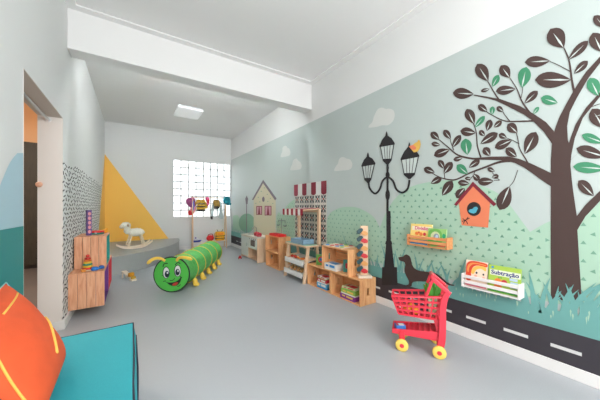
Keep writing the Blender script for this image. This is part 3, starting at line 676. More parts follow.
for k in range(10):
    x, y = -0.085+0.085*(k % 3), -0.15+0.095*(k//3)
    MB().prism(circle(x, y, 0.028, 0.03, 7), 0.012, 0.019).build('piece', [cr_, cg, cy, cb, card('brown', (160, 110, 70))][rd.randrange(5)], t)

# marble tower
t = thing('marble_tower', 'tall wooden tower with red and dark green paddles on the crates', 'toy', (2.435, 2.266, 0.3185), -0.577)
MB().box((-0.085, -0.07, 0), (0.085, 0.07, 0.03)).build('base', M_pale, t, bevel=.004)
MB().box((-0.048, -0.012, 0.03), (0.048, 0.012, 0.645)).build('post', M_birch, t, bevel=.003)
M_dkg, M_rdp = plas('dark_green', (30, 72, 78)), plas('red', (206, 48, 56))
for k in range(6):
    z = 0.085+k*0.094
    for sx, m_, dz, an in ((-.060, M_dkg, 0.025, -32), (-.004, M_rdp if k % 2 == 0 else plas('wood_paddle', (222, 160, 92)), 0.0, 24)):
        T = Tr(sx, -0.024, z+dz) @ R('Y', an)
        b = MB(); b.prism([(-.044, -.012), (-.028, -.026), (.012, -.028), (.044, -.010), (.044, .016), (.012, .028), (-.034, .020)], -0.011, 0.011, T @ R('X', 90)); b.build('paddle', m_, t, bevel=.003)

# ---------------------------------------------------------------- market stall
t = thing('market_stall', 'pale wooden toy market stall with striped awning and white trays', 'toy stall', (2.40, 3.615, 0))
M_mint = mat('mint_top', (172, 214, 190), 0.5)
hy = 0.295
for s in (-1, 1):
    MB().hexa([(-.185, s*hy-.02, 0), (-.140, s*hy-.02, 0), (-.140, s*hy+.02, 0), (-.185, s*hy+.02, 0), (-.110, s*hy-.02, .56), (-.065, s*hy-.02, .56), (-.065, s*hy+.02, .56), (-.110, s*hy+.02, .56)]).build('leg', M_birch, t, bevel=.003)
    MB().hexa([(.120, s*hy-.02, 0), (.155, s*hy-.02, 0), (.155, s*hy+.02, 0), (.120, s*hy+.02, 0), (.070, s*hy-.02, .56), (.105, s*hy-.02, .56), (.105, s*hy+.02, .56), (.070, s*hy+.02, .56)]).build('leg', M_birch, t, bevel=.003)
    MB().box((.105, s*(hy+.0)-.028, .588), (.145, s*hy+.028, 1.172)).build('post', M_birch, t, bevel=.003)
    for zz in (.17, .36): MB().box((-.15, s*(hy-.012)-.006, zz-.02), (.13, s*(hy-.012)+.006, zz+.02)).build('side_rail', M_birch, t)
MB().box((-.15, -.325, .56), (.15, .325, .588)).build('table_top', [M_birchH], t, bevel=.003)
MB().box((-.14, -.315, .588), (.10, .315, .591)).build('table_mat', M_mint, t)
MB().box((.107, -.320, 1.112), (.143, .320, 1.168)).build('cross_beam', M_birchH, t, bevel=.003)
for zz, x0 in ((.31, -.172), (.125, -.19)):
    b = MB(); b.bar((x0, 0, zz-.01), (.12, 0, zz+.05), 0.55, 0.012); o = b.build('tray', M_white, t)
    MB().box((x0-.012, -.278, zz-.045), (x0, .278, zz+.035)).build('tray_front', M_white, t, bevel=.002)
b = MB(); N = 9   # awning cloth: sloping top and scalloped front
for i in range(N):
    ya, yb = .315-.63*i/N, .315-.63*(i+1)/N
    b.hexa([(-.205, ya, 1.160), (.12, ya, 1.178), (.12, yb, 1.178), (-.205, yb, 1.160), (-.205, ya, 1.168), (.12, ya, 1.186), (.12, yb, 1.186), (-.205, yb, 1.168)], i % 2)
    pf = [(ya, 1.168)]+[(ya+(yb-ya)*k/6, 1.085-.026*math.sin(PI*k/6)) for k in range(7)]+[(yb, 1.168)]
    b.prism([(y, z) for y, z in pf], -.205, -.200, Matrix(((0,0,1,0),(1,0,0,0),(0,1,0,0),(0,0,0,1))), i % 2)
b.build('awning', [mat('awning_red', (156, 32, 52), 0.75), mat('awning_white', (240, 236, 230), 0.75)], t)
for s in (-1, 1): MB().bar((-.2, s*.3, 1.150), (.11, s*.3, 1.166), .016, .016).build('awning_arm', M_birch, t)
t = thing('toy_basket', 'low blue-grey basket on top of the market stall', 'basket', (2.385, 3.60, 0.5915), 0)
b = MB(); b.box((-.11, -.19, 0), (.11, .19, .01)); b.box((-.11, -.19, 0), (-.10, .19, .075)); b.box((.10, -.19, 0), (.11, .19, .075)); b.box((-.11, -.19, 0), (.11, -.18, .075)); b.box((-.11, .18, 0), (.11, .19, .075))
b.build('body', mat('basket_blue', (142, 176, 200), 0.7, noise=.12, scale=60), t, bevel=.003)
for s in (-1, 1): MB().tube([(-.03, s*.192, .05), (-.02, s*.2, .062), (.02, s*.2, .062), (.03, s*.192, .05)], .004, 8).build('handle', mat('basket_handle', (110, 140, 165), 0.6), t)
M_carrot, M_tan, M_rdv = mat('toy_orange', (236, 132, 44), .5), mat('toy_tan', (196, 146, 92), .6), mat('toy_red_veg', (206, 58, 46), .5)
def veg(kind, m_, x, y, z, label, group):
    t = thing(kind, label, 'toy food', (x, y, z), rd.uniform(0, 3), group)
    if kind == 'toy_carrot':
        MB().lathe([(.004, -.05), (.012, -.02), (.017, .03), (.012, .045)], 10, R('X', 90) @ Tr(0, .012, 0)).build('root', m_, t, True)
        MB().lathe([(.008, .044), (.012, .06), (.002, .075)], 8, R('X', 90) @ Tr(0, .012, 0)).build('leaf_tuft', plas('leaf', (72, 140, 60)), t, True)
    else:
        MB().ball((0, 0, .024), (.032, .028, .023)).build('body', m_, t, True); MB().lathe([(.004, .045), (.003, .058)], 8).build('stem', plas('leaf', (72, 140, 60)), t)
    return t
for i, y in enumerate((3.43, 3.50, 3.57)):
    veg('toy_carrot', M_carrot, 2.30+.02*(i % 2), y, .345, 'orange toy carrot in the upper tray of the stall', 'toy carrots in the upper tray')
for i, y in enumerate((3.66, 3.72, 3.78)):
    veg('toy_tomato', M_rdv, 2.30+.02*(i % 2), y, .338, 'red toy tomato in the upper tray of the stall', 'toy tomatoes in the upper tray')
for i in range(8):
    veg('toy_potato', M_tan, 2.27+.05*(i % 2), 3.44+.05*i, .143+.010*(i % 2), 'tan toy potato in the lower tray of the stall', 'toy potatoes in the lower tray')

# ---------------------------------------------------------------- toy kitchen and what stands on it
t = thing('toy_kitchen', 'pale wooden toy kitchen with grey door and oven window', 'toy kitchen', (2.22, 5.56, 0))
Lk = 0.48; M_kdoor = mat('kitchen_grey', (218, 224, 216), .5)
for s in (-1, 1): MB().box((0, s*Lk-.014 if s > 0 else -Lk, 0), (.34, s*Lk if s > 0 else -Lk+.014, .52)).build('side_panel', M_birch, t, bevel=.002)
MB().box((0.004, -Lk+.014, .04), (.334, Lk-.014, .055)).build('bottom_panel', M_birchH, t)
MB().box((.325, -Lk+.014, .055), (.334, Lk-.014, .52)).build('back_panel', M_birch, t)
MB().box((0.004, .02, .055), (.32, .034, .52)).build('divider', M_birch, t)
MB().box((-.012, -Lk-.01, .52), (.345, Lk+.01, .545)).build('worktop', mat('worktop_cream', (228, 222, 208), .5), t, bevel=.003)
d = MB().box((-.008, .036, .06), (.004, Lk-.016, .51)).build('door', M_kdoor, t, bevel=.002)
MB().tube([(-.022, .07, .30), (-.022, .07, .38)], .006).build('handle', M_steel, d)
d = MB(); d.box((-.008, -Lk+.016, .28), (.004, .018, .33)); d.box((-.008, -Lk+.016, .47), (.004, .018, .51)); d.box((-.008, -Lk+.016, .33), (.004, -.37, .47)); d.box((-.008, -.12, .33), (.004, .018, .47))
d = d.build('oven_door', M_kdoor, t)
MB().box((-.004, -.37, .33), (.002, -.12, .47)).build('window', mat('oven_glass', (86, 74, 66), .1), d)
MB().box((0.004, -Lk+.014, .265), (.32, .02, .28)).build('shelf', M_birchH, t)
for k in range(4):
    MB().lathe([(.014, 0), (.012, .012)], 12, Tr(-.008, -.42+.11*k, .49) @ R('Y', -90)).build('knob', M_steel, t)
MB().lathe([(.085, .0), (.085, .004), (.075, .004), (.055, -.0)], 20, Tr(.17, .25, .545)).build('sink', M_steel, t, True)
fc = MB().tube(spline([(.30, .25, .545), (.30, .25, .66), (.285, .25, .70), (.24, .25, .715), (.20, .25, .69), (.195, .25, .655)], 5), .009, 10).build('faucet', M_steel, t, True)
MB().lathe([(.018, .545), (.018, .56)], 12, Tr(.30, .25, 0)).build('base_ring', M_steel, fc)
def pot(x, y, z, label, m_):
    t = thing('toy_pot', label, 'toy pot', (x, y, z), rd.uniform(2, 4), 'red toy pots on the kitchen')
    MB().lathe([(.048, 0), (.06, .01), (.062, .06), (.056, .06), (.054, .012), (.04, .008)], 20).build('body', m_, t, True)
    MB().lathe([(.064, .06), (.05, .075), (.01, .082), (.01, .095), (.004, .1)], 20).build('lid', m_, t, True)
    for s in (-1, 1): MB().tube([(-.02, s*.06, .045), (-.015, s*.08, .047), (.015, s*.08, .047), (.02, s*.06, .045)], .005, 8).build('handle', plas('black', (38, 36, 38)), t, True)
pot(2.36, 5.44, .5455, 'red toy pot with lid, left of two on the toy kitchen', plas('dark_red', (166, 24, 44)))
pot(2.33, 5.24, .5455, 'red toy pot with lid, right of two on the toy kitchen', plas('dark_red', (166, 24, 44)))
# red tray and balance scale on the crate stack
t = thing('toy_tray', 'shallow red box tray on the crates beside the toy kitchen', 'tray', (2.40, 4.50, .6255))
b = MB(); b.box((-.08, -.21, 0), (.08, .21, .008)); b.box((-.08, -.21, 0), (-.072, .21, .045)); b.box((.072, -.21, 0), (.08, .21, .045)); b.box((-.08, -.21, 0), (.08, -.202, .045)); b.box((-.08, .202, 0), (.08, .21, .045))
b.build('body', plas('bright_red', (222, 30, 38)), t, bevel=.002)
for y, m_ in ((-.12, plas('bright_red', (222, 30, 38))), (.0, plas('dark_red', (166, 24, 44))), (.12, plas('bright_red', (222, 30, 38)))):
    MB().box((-.05, y-.045, .008), (.05, y+.045, .05)).build('block', m_, t, bevel=.004)
t = thing('toy_scale', 'thin grey toy balance scale behind the red tray', 'toy scale', (2.522, 4.56, .6255))
M_sc = mat('scale_metal', (134, 150, 144), .4, .6)
MB().lathe([(.04, 0), (.04, .01), (.008, .018)], 16).build('foot', M_sc, t); MB().tube([(0, 0, .015), (0, 0, .34)], .006).build('column', M_sc, t)
MB().bar((0, -.15, .30), (0, .15, .30), .012, .014).build('beam', M_sc, t)
for s in (-1, 1):
    p_ = MB().lathe([(.012, .185), (.042, .20), (.042, .204), (.01, .19)], 16, Tr(0, s*.14, 0)).build('pan', M_sc, t, True)
    b = MB()
    for q in range(3): b.tube([(0, s*.14, .295), (.04*math.cos(q*2.1), s*.14+.04*math.sin(q*2.1), .203)], .0015, 5)
    b.build('chain', M_sc, p_)
# little red wheeled toy at the kitchen's corner
t = thing('toy_car', 'tiny red toy car on the floor at the kitchen corner', 'toy car', (2.075, 5.73, 0), 1.2)
MB().hexa([(-.06, -.032, .02), (.06, -.032, .02), (.06, .032, .02), (-.06, .032, .02), (-.055, -.03, .05), (.055, -.03, .05), (.055, .03, .05), (-.055, .03, .05)]).build('body', plas('bright_red', (222, 30, 38)), t, bevel=.005)
MB().hexa([(-.035, -.028, .05), (.025, -.028, .05), (.025, .028, .05), (-.035, .028, .05), (-.025, -.024, .075), (.012, -.024, .075), (.012, .024, .075), (-.025, .024, .075)]).build('cabin', plas('dark_red', (166, 24, 44)), t, bevel=.004)
for sx in (-.038, .038):
    for sy in (-1, 1): MB().lathe([(.018, -.006), (.018, .006)], 16, Tr(sx, sy*.034, .018) @ R('X', 90)).build('wheel', plas('black', (38, 36, 38)), t)

# ---------------------------------------------------------------- clothes rack with costumes
ZB = 1.462; YR = 7.62
t = thing('clothes_rack', 'pale wooden A-frame clothes rack in front of the glass block window', 'rack', (1.85, YR, 0))
for s in (-1, 1):
    for q in (-1, 1): MB().bar((s*.46+ (.012*q), q*.15, .0), (s*.46, q*.012, 1.49), .026, .026).build('leg', M_birch, t, bevel=.003)
MB().tube([(-.50, 0, ZB), (.50, 0, ZB)], .012, 12).build('top_rail', M_birchH, t, True)
b = MB(); slats(b, -.47, .47, -.125, .125, .20, .216, 4, 'y'); b.build('shelf', M_pale, t)
def cloth(n, c): return mat('cloth_'+n, c, .85, noise=.10, scale=40, bump=.3)
def hanging(name, x, dz, polys, label, cat='costume', hook=True, rz=0.0, y=0.0):
    t = thing(name, label, cat, (x, YR+y, ZB), rz)
    if hook:
        MB().tube(spline([(0, 0, -.055), (0, 0, -.012), (.0, -.018, .004), (0, -.008, .019), (0, .012, .012)], 4), .0022, 6).build('hanger_hook', M_steel, t, True)
        MB().tube([(-.09, 0, -.085), (0, 0, -.055), (.09, 0, -.085)], .004, 6).build('hanger', M_birchH, t, True)
    for pn, pts, m_, y0, y1 in polys:
        MB().prism(spline(pts, 3, True), y0, y1, Tr(0, 0, dz) @ R('X', 90)).build(pn, m_, t, bevel=.006)
    return t
c_must, c_dark, c_plum, c_red, c_aqua, c_pale, c_pink, c_oli = cloth('mustard', (186, 148, 40)), cloth('black', (44, 42, 44)), cloth('plum', (140, 60, 110)), cloth('red', (210, 44, 50)), cloth('aqua', (30, 140, 156)), cloth('pale_grey', (196, 212, 214)), cloth('pink', (226, 90, 140)), cloth('olive', (150, 120, 50))
hanging('bee_costume', 1.615, -.06, [('tunic', [(-.10, .0), (-.05, .01), (0, -.012), (.05, .01), (.10, .0), (.17, -.16), (.185, -.24), (.12, -.25), (.10, -.16), (.10, -.29), (-.10, -.29), (-.10, -.12), (-.15, -.17), (-.165, -.10)], c_must, -.018, .018),
        ('stripe', [(-.102, -.10), (.102, -.10), (.102, -.13), (-.102, -.13)], c_dark, -.021, .021), ('stripe', [(-.102, -.18), (.102, -.18), (.102, -.205), (-.102, -.205)], c_dark, -.021, .021),
        ('hem', [(-.102, -.275), (.102, -.275), (.10, -.325), (-.10, -.325)], c_dark, -.022, .022)], 'mustard and black striped bee costume hanging on the rack')
hanging('dungarees', 2.045, -.06, [('bib', [(-.07, .0), (.07, .0), (.09, -.06), (.10, -.20), (-.10, -.20), (-.09, -.06)], c_oli, -.02, .02),
        ('leg_cloth', [(-.10, -.08), (-.13, -.20), (-.165, -.40), (-.15, -.50), (-.10, -.49), (-.085, -.35), (-.06, -.18)], c_pale, -.024, .02),
        ('leg_cloth', [(.09, -.04), (.15, -.10), (.19, -.40), (.19, -.55), (.06, -.52), (.08, -.42), (.10, -.24)], c_pale, -.024, .02), ('belt', [(-.07, -.19), (.07, -.19), (.06, -.26), (-.06, -.26)], c_dark, -.024, .024),
        ('cuff', [(-.16, -.48), (-.11, -.47), (-.11, -.56), (-.155, -.55)], c_dark, -.026, .022)], 'pale dungarees with olive bib hanging on the rack')
hanging('feather_boa_dress', 1.35, -.03, [('bodice', [(-.10, .0), (.08, .02), (.11, -.08), (.10, -.22), (-.02, -.24), (-.12, -.12)], c_plum, -.03, .03),
        ('ruffle', [(.0, -.18), (.09, -.15), (.12, -.26), (.09, -.40), (-.02, -.46), (-.08, -.38), (-.02, -.30)], cloth('candy', (236, 150, 150)), -.025, .025),
        ('ribbon_trim', [(-.07, -.36), (-.01, -.34), (.03, -.44), (-.04, -.47)], c_red, -.03, .03), ('sash', [(.02, -.10), (.08, -.08), (.08, -.30), (.03, -.32)], cloth('blue', (70, 90, 190)), -.034, .034)], 'plum and candy coloured dress at the left end of the rack', 'costume', True, 0, -.0)
hanging('pink_scarf', 1.79, -.0, [('cloth', [(-.04, .014), (.03, .016), (.06, -.06), (.035, -.22), (-.015, -.26), (-.02, -.12), (-.05, -.06)], c_pink, -.018, .018), ('fringe', [(.0, -.04), (.05, -.05), (.04, -.16), (.0, -.14)], c_red, -.021, .021)], 'narrow pink scarf over the rack beside the bee costume', 'scarf', False)
hanging('aqua_cap', 2.345, -.0, [('crown', [(-.09, -.03), (-.05, .03), (.05, .035), (.10, -.02), (.10, -.16), (.04, -.20), (-.05, -.17), (-.09, -.10)], c_aqua, -.05, .05), ('brim', [(.0, -.15), (.11, -.14), (.12, -.20), (.02, -.21)], cloth('deep_aqua', (20, 110, 128)), -.055, .055)], 'aqua cap hung over the right end of the rack', 'cap', False)
# things on the rack's shelf
t = thing('bee_backpack', 'yellow bee backpack with black stripes on the rack shelf', 'backpack', (2.14, YR-.02, .2165))
MB().box((-.13, -.07, 0), (.13, .07, .26)).build('body', cloth('bee_yellow', (240, 178, 44)), t, bevel=.04, seg=4)
for z in (.05, .12): MB().box((-.133, -.073, z), (.133, .073, z+.035)).build('stripe', c_dark, t, bevel=.016)
MB().box((-.08, -.085, .17), (.08, -.068, .235)).build('face_patch', cloth('amber', (232, 140, 40)), t, bevel=.006)
for s in (-1, 1):
    MB().tube([(s*.05, 0, .25), (s*.07, -.01, .30), (s*.09, -.02, .325)], .007, 8).build('feeler', c_dark, t, True)
    MB().ball((s*.135, 0, .17), (.03, .03, .06)).build('wing', cloth('wing', (226, 190, 120)), t, True)
t = thing('red_bag', 'red cloth bag slumped on the rack shelf beside the bee backpack', 'bag', (1.865, YR-.02, .2165), .1)
MB().ball((0, 0, .085), (.108, .075, .085), 20, 12).build('body', c_red, t, True); MB().tube(spline([(-.07, 0, .13), (-.05, -.01, .19), (.05, -.01, .20), (.08, 0, .13)], 5), .011, 8).build('handle', cloth('deep_red', (160, 24, 36)), t, True)
t = thing('toy_boat', 'small blue and white toy boat at the left end of the rack shelf', 'toy', (1.50, YR-.03, .2165))
MB().hexa([(-.09, -.04, 0), (.07, -.04, 0), (.07, .04, 0), (-.09, .04, 0), (-.11, -.05, .05), (.12, -.05, .05), (.12, .05, .05), (-.11, .05, .05)]).build('hull', plas('blue', (60, 84, 176)), t, bevel=.004)
MB().box((-.06, -.03, .05), (.04, .03, .10)).build('cabin', plas('white', (236, 236, 238)), t, bevel=.004); MB().lathe([(.018, .10), (.016, .135)], 12, Tr(-.03, 0, 0)).build('funnel', plas('violet', (120, 100, 190)), t)
t = thing('shoe', 'pale shoe beside the toy boat on the rack shelf', 'shoe', (1.70, YR-.06, .2165), .2)
MB().prism(spline([(-.06, 0), (.06, 0), (.075, .018), (.03, .035), (-.01, .06), (-.055, .065), (-.065, .03)], 3, True), -.026, .026, R('X', 90)).build('upper', plas('white', (236, 236, 238)), t, bevel=.008)
MB().box((-.066, -.029, 0), (.076, .029, .008)).build('sole', plas('lilac', (190, 180, 214)), t)

# ---------------------------------------------------------------- caterpillar tunnel
ax = Vector((0.494, 0.869, 0)).normalized()
t = thing('play_tunnel', 'green caterpillar play tunnel with a smiling face on the floor', 'play tunnel', (0.462, 4.02, 0), math.atan2(ax.y, ax.x)-PI/2)
# local: y runs along the tunnel to the tail, x to its right, face towards -y
M_cg = mat('caterpillar_green', (92, 190, 96), .5, noise=.22, scale=34, bump=.5); M_cf = mat('face_green', (84, 196, 78), .55); M_cy = mat('caterpillar_yellow', (246, 204, 82), .6); M_cx = mat('caterpillar_black', (30, 40, 36), .55)
Lt, Rt = 1.90, 0.232
n = 76; pr = []
for k in range(n+1):
    y = Lt*k/n; pr.append((Rt-0.010*abs(math.sin(PI*y/0.0633))-0.014*math.sin(PI*((y % 0.38)/0.38)), y))
vs_ = []; seg = 40
for r, y in pr:
    for k in range(seg): a = 2*PI*k/seg; vs_.append((r*math.cos(a), y+.02, .245-(.245-Rt)+r*math.sin(a)))
b = MB(); b.add(vs_, [(i*seg+k, i*seg+(k+1) % seg, (i+1)*seg+(k+1) % seg, (i+1)*seg+k) for i in range(n) for k in range(seg)]+[tuple(n*seg+k for k in range(seg))])
b.build('tunnel', M_cg, t, True)
for k in range(1, 6):
    y = .02+.38*k; MB().tube([((Rt+.002)*math.cos(2*PI*q/40), y, Rt+.0+(Rt+.002)*math.sin(2*PI*q/40)) for q in range(40)], .0055, 8, closed=True).build('hoop', M_cy, t, True)
for k in range(5):
    y = .27+.345*k; b = MB()
    b.ball((Rt-.005, y, .062), (.036, .042, .060), 14, 10); b.ball((Rt+.02, y-.012, .028), (.045, .05, .028), 14, 8); b.build('foot', M_cy, t, True)
FT = Tr(0, 0, .25) @ R('X', 90)      # face drawing plane: local x right, y up, z to -y
Rf = .246
hd = MB().lathe([(Rf-.004, -.02), (Rf, -.012), (Rf, .004), (Rf-.006, .012)], 48, FT).build('head', M_cf, t)
MB().tube([((Rf-.003)*math.cos(2*PI*q/48), -.006, .25+(Rf-.003)*math.sin(2*PI*q/48)) for q in range(48)], .010, 8, closed=True).build('rim', M_cx, hd, True)
def F(pts): return [((x-255)/137*Rf, -(y-242)/137*Rf) for x, y in pts]
def fpatch(name, polys, m_, k):
    b = MB()
    for p in polys: b.prism(F(p), .0125, .0125+.0012*k, FT)
    return b.build(name, m_, hd)
for cx_, cy_, px_, py_ in ((214, 226, 221, 238), (301, 213, 301, 224)):
    fpatch('eye_outline', [circle(cx_, cy_, 27, 47)], M_cx, 1); fpatch('eye_white', [circle(cx_+1, cy_+1, 22, 42)], plas('white', (236, 236, 238)), 2)
    fpatch('iris', [circle(px_, py_, 17, 26)], mat('iris_navy', (36, 52, 92), .4), 3); fpatch('pupil', [circle(px_+1, py_+4, 10, 17)], M_cx, 4); fpatch('glint', [circle(px_+4, py_-10, 6, 8, 12)], plas('white', (236, 236, 238)), 5)
def fr(pts, w_): return ribbon(pts, w_, 6)
fpatch('brow', fr([(190,182),(196,162),(210,154),(226,156)], 7)+fr([(284,168),(294,154),(310,150),(322,158)], 7), M_cx, 1)
fpatch('nose_line', fr([(240,284),(252,290),(268,284),(280,272)], 5), M_cx, 1)
fpatch('mouth', [spline([(204,294),(225,303),(260,304),(295,294),(318,274),(324,262),(330,268),(322,300),(300,326),(268,332),(240,322),(220,306)], 3, True)], M_cx, 2)
fpatch('tongue', [spline([(262,318),(282,306),(304,304),(302,316),(288,326),(266,328)], 3, True)], mat('tongue_red', (214, 52, 48), .5), 3)
fpatch('cheek_line', fr([(192,298),(202,292),(212,290)], 5)+fr([(318,256),(328,262),(334,272)], 5)+fr([(300,336),(314,332),(324,320)], 5)+fr([(180,246),(188,248),(196,242)], 4), M_cx, 1)
def feeler(pts):
    q = [(*F([p])[0],) for p in pts]
    P3 = [(x, -.03-.012*i, .25+y) for i, (x, y) in enumerate(q)]
    s_ = spline(P3, 5); N_ = len(s_)
    return MB().tube(s_, [.017+.009*k/N_ if k < N_-3 else .024-.006*(k-N_+3) for k in range(N_)], 10)
feeler([(210,134),(188,116),(155,108),(120,120),(90,148)]).build('feeler', M_cy, t, True)
feeler([(300,134),(310,114),(340,104),(380,106),(425,120)]).build('feeler', M_cy, t, True)

# ---------------------------------------------------------------- rocking sheep on the platform
t = thing('rocking_sheep', 'white rocking sheep on pale wooden rockers on the platform', 'rocking toy', (0.03, 6.42, 0.331), 0.25)
M_wool = mat('white_wool', (240, 236, 224), .95, noise=.08, scale=40, bump=1.0)
def wool(c, r, seed, amp=.014):
    b = MB(); b.ball(c, r, 26, 18); q = random.Random(seed)
    for i, v in enumerate(b.v):
        d = Vector(v)-Vector(c); n_ = math.sin(v.x*70+seed)*math.sin(v.y*70)*math.sin(v.z*70+1.3)
        b.v[i] = Vector(v)+d.normalized()*(amp*n_)
    return b
wool((.03, 0, .335), (.155, .085, .085), 1).build('body', M_wool, t, True)
wool((-.13, 0, .395), (.062, .06, .09), 2, .008).build('neck', M_wool, t, True)
hd = wool((-.155, 0, .49), (.088, .062, .068), 3, .008).build('head', M_wool, t, True)
MB().ball((-.225, 0, .465), (.045, .04, .042)).build('muzzle', mat('sheep_muzzle', (226, 212, 190), .8), hd, True)
for s in (-1, 1):
    MB().ball((-.135, s*.078, .495), (.022, .035, .03)).build('ear', mat('sheep_ear', (196, 176, 152), .8), hd, True)
    MB().ball((-.212, s*.042, .495), .007, 8, 6).build('eye', plas('black', (38, 36, 38)), hd, True)
    for xa, xb in ((-.07, -.13), (.11, .17)):
        MB().bar((xb, s*.085, .07), (xa, s*.06, .29), .03, .026).build('leg', M_pale, t, bevel=.004)
    b = MB(); L = spline([(-.30, .075), (-.22, .035), (-.10, .012), (.0, .008), (.12, .018), (.22, .055), (.32, .125)], 5)
    up_ = [(x, z+.042) for x, z in L]; pl = L+up_[::-1]; m_ = min(z for x, z in L)
    b.prism([(x, z-m_) for x, z in pl], s*.085-.013, s*.085+.013, Matrix(((1,0,0,0),(0,0,1,0),(0,1,0,0),(0,0,0,1)))); b.build('rocker', M_pale, t, bevel=.003)
MB().bar((-.115, -.085, .09), (-.115, .085, .09), .05, .014).build('foot_rest', M_pale, t); MB().bar((.155, -.085, .09), (.155, .085, .09), .03, .014).build('cross_bar', M_pale, t)
MB().tube([(-.115, -.13, .46), (-.115, .13, .46)], .011, 10).build('handlebar', M_pale, t, True)
# wooden ramp toy on the floor
t = thing('ramp_toy', 'small wooden ramp toy with an orange roller on the floor by the platform', 'toy', (-0.06, 5.13, 0), math.atan2(-.42, .20))
MB().bar((-.16, 0, .115), (.14, 0, .032), .075, .014).build('ramp', M_pale, t, bevel=.003)
for s in (-1, 1): MB().bar((-.145, s*.028, 0), (-.13, s*.028, .105), .016, .02).build('leg', M_pale, t)
MB().box((.10, -.04, 0), (.19, .04, .026)).build('stop_block', M_pale, t, bevel=.003)
MB().lathe([(.034, -.035), (.036, 0), (.034, .035)], 20, Tr(.085, 0, .088) @ R('X', 90)).build('roller', mat('roller_orange', (236, 164, 36), .5), t, True)
MB().lathe([(.022, -.03), (.022, .03)], 16, Tr(.155, 0, .0485) @ R('X', 90)).build('peg', mat('roller_yellow', (226, 178, 60), .5), t, True)

# ---------------------------------------------------------------- toys on the wall crates at left
t = thing('ring_stacker', 'colourful wooden ring stacker on the low crate', 'toy', (-0.43, 3.765, 0.4805))
MB().lathe([(.052, 0), (.052, .012)], 20).build('base', M_birchH, t)
MB().tube([(0, 0, .012), (0, 0, .15)], .006, 8).build('peg', M_birch, t)
for k, (r, c) in enumerate(((.050, (214, 60, 48)), (.047, (240, 196, 60)), (.044, (60, 150, 120)), (.040, (240, 200, 70)), (.035, (226, 120, 44)), (.029, (196, 40, 44)))):
    z = .012+.022*k; MB().lathe([(r-.008, z), (r, z+.006), (r, z+.015), (r-.008, z+.0215)], 24).build('ring', mat('ring_paint_%d' % k, c, .35), t, True)
MB().ball((0, 0, .162), .018).build('ball_top', mat('ring_paint_0', (214, 60, 48), .35), t, True)
t = thing('blue_toy', 'small blue plastic toy with two round ends beside the ring stacker', 'toy', (-0.335, 3.75, 0.4805), .9)
M_bl = plas('royal_blue', (24, 116, 204))
MB().lathe([(.03, 0), (.034, .012), (.028, .034), (.012, .04)], 20, Tr(-.045, 0, 0)).build('round_end', M_bl, t, True)
MB().lathe([(.026, 0), (.030, .012), (.024, .03), (.012, .036)], 20, Tr(.045, 0, 0)).build('round_end', plas('deep_blue', (20, 92, 170)), t, True)
MB().bar((-.045, 0, .014), (.045, 0, .014), .03, .018).build('bridge', M_bl, t, bevel=.003)
t = thing('wooden_block', 'tiny orange wooden block on the low crate edge', 'block', (-0.46, 3.69, 0.4805), .4)
MB().box((-.018, -.018, 0), (.018, .018, .03)).build('cube', mat('block_orange', (230, 150, 60), .5), t, bevel=.003); MB().box((-.01, -.01, .03), (.01, .01, .0304)).build('print', cr_, t)
t, c = book('narrow purple and pink book standing upright on the teal crate', (-0.482, 4.06, 0.8515), R('Z', 25) @ R('X', 90), 0.044, 0.31, 0.045, card('deep_purple', (92, 66, 130)))
b = MB()
for k in range(5): b.prism(circle(.022, .045+.055*k, .016, .022, 10), .045, .0456, R('Z', 25) @ R('X', 90))
b.build('print', card('swirl_pink', (224, 150, 150)), c)
t = thing('tambourine', 'flat round toy tambourine with red and green rim on the teal crate', 'toy drum', (-0.39, 4.175, 0.8515))
MB().lathe([(.075, 0), (.078, .004), (.078, .022), (.075, .024)], 28).build('rim', plas('emerald', (24, 130, 110)), t)
MB().lathe([(.080, .024), (.080, .042), (.07, .044)], 28).build('skin', plas('bright_red', (222, 30, 38)), t)
for k in range(8):
    a = k*PI/4; MB().lathe([(.010, -.003), (.010, .003)], 10, Tr(.079*math.cos(a), .079*math.sin(a), .022) @ R('Z', math.degrees(a)) @ R('Y', 90)).build('jingle', M_steel, t)
t = thing('toy_figure', 'small orange toy on the far corner of the teal crate', 'toy', (-0.315, 4.27, 0.8515), -.4)
MB().ball((0, 0, .024), (.04, .026, .024)).build('body', mat('roller_orange', (236, 164, 36), .5), t, True); MB().ball((.026, 0, .054), .017).build('head', mat('roller_orange', (236, 164, 36), .5), t, True)

# ---------------------------------------------------------------- wall shelves with books
def rack_shelf(label, y0, y1, z0, z1, m_):
    t = thing('book_shelf', label, 'shelf', (XR-.010, (y0+y1)/2, z0)); h_ = z1-z0; w_ = (y1-y0)/2
    for s in (-1, 1): MB().box((-.10, s*w_-(.014 if s > 0 else 0), 0), (0, s*w_+(0 if s > 0 else .014), h_)).build('end_panel', m_, t, bevel=.002)
    MB().box((-.098, -w_+.014, 0), (0, w_-.014, .010)).build('base_board', m_, t)
    for zz in (.036, h_-.034): MB().box((-.098, -w_+.014, zz), (-.088, w_-.014, zz+.026)).build('front_rail', m_, t, bevel=.001, seg=1)
    MB().box((-.008, -w_+.014, h_-.045), (0, w_-.014, h_-.015)).build('back_rail', m_, t)
    return t
rack_shelf('small orange-wood book shelf on the mural above the dog', 1.262, 1.688, .795, .908, M_orangew)
rack_shelf('small white book shelf on the mural below the bird house', .726, 1.142, .490, .606, M_white)
def wbook(label, ytop, zb_, w_, h_, cover, x=2.50, th=.012, group='picture books on the wall shelves'):
    T = WALLFACE @ R('X', -7)
    t, c = book(label, (x, ytop, zb_), T, w_, h_, th, cover, 'picture_book', group); return t, c, T
def bpatch(name, polys, m_, c, T, k, th=.012):
    b = MB()
    for p in polys: b.prism(p, th, th+.0004*k, T)
    return b.build(name, m_, c)
def btext(txt, x, y, size, m_, c, T, k, bold=0.0, th=.012, name='title'):
    return text_mesh(txt, size, T @ Tr(x, y, th+.0004*k), .0002, bold).build(name, m_, c)
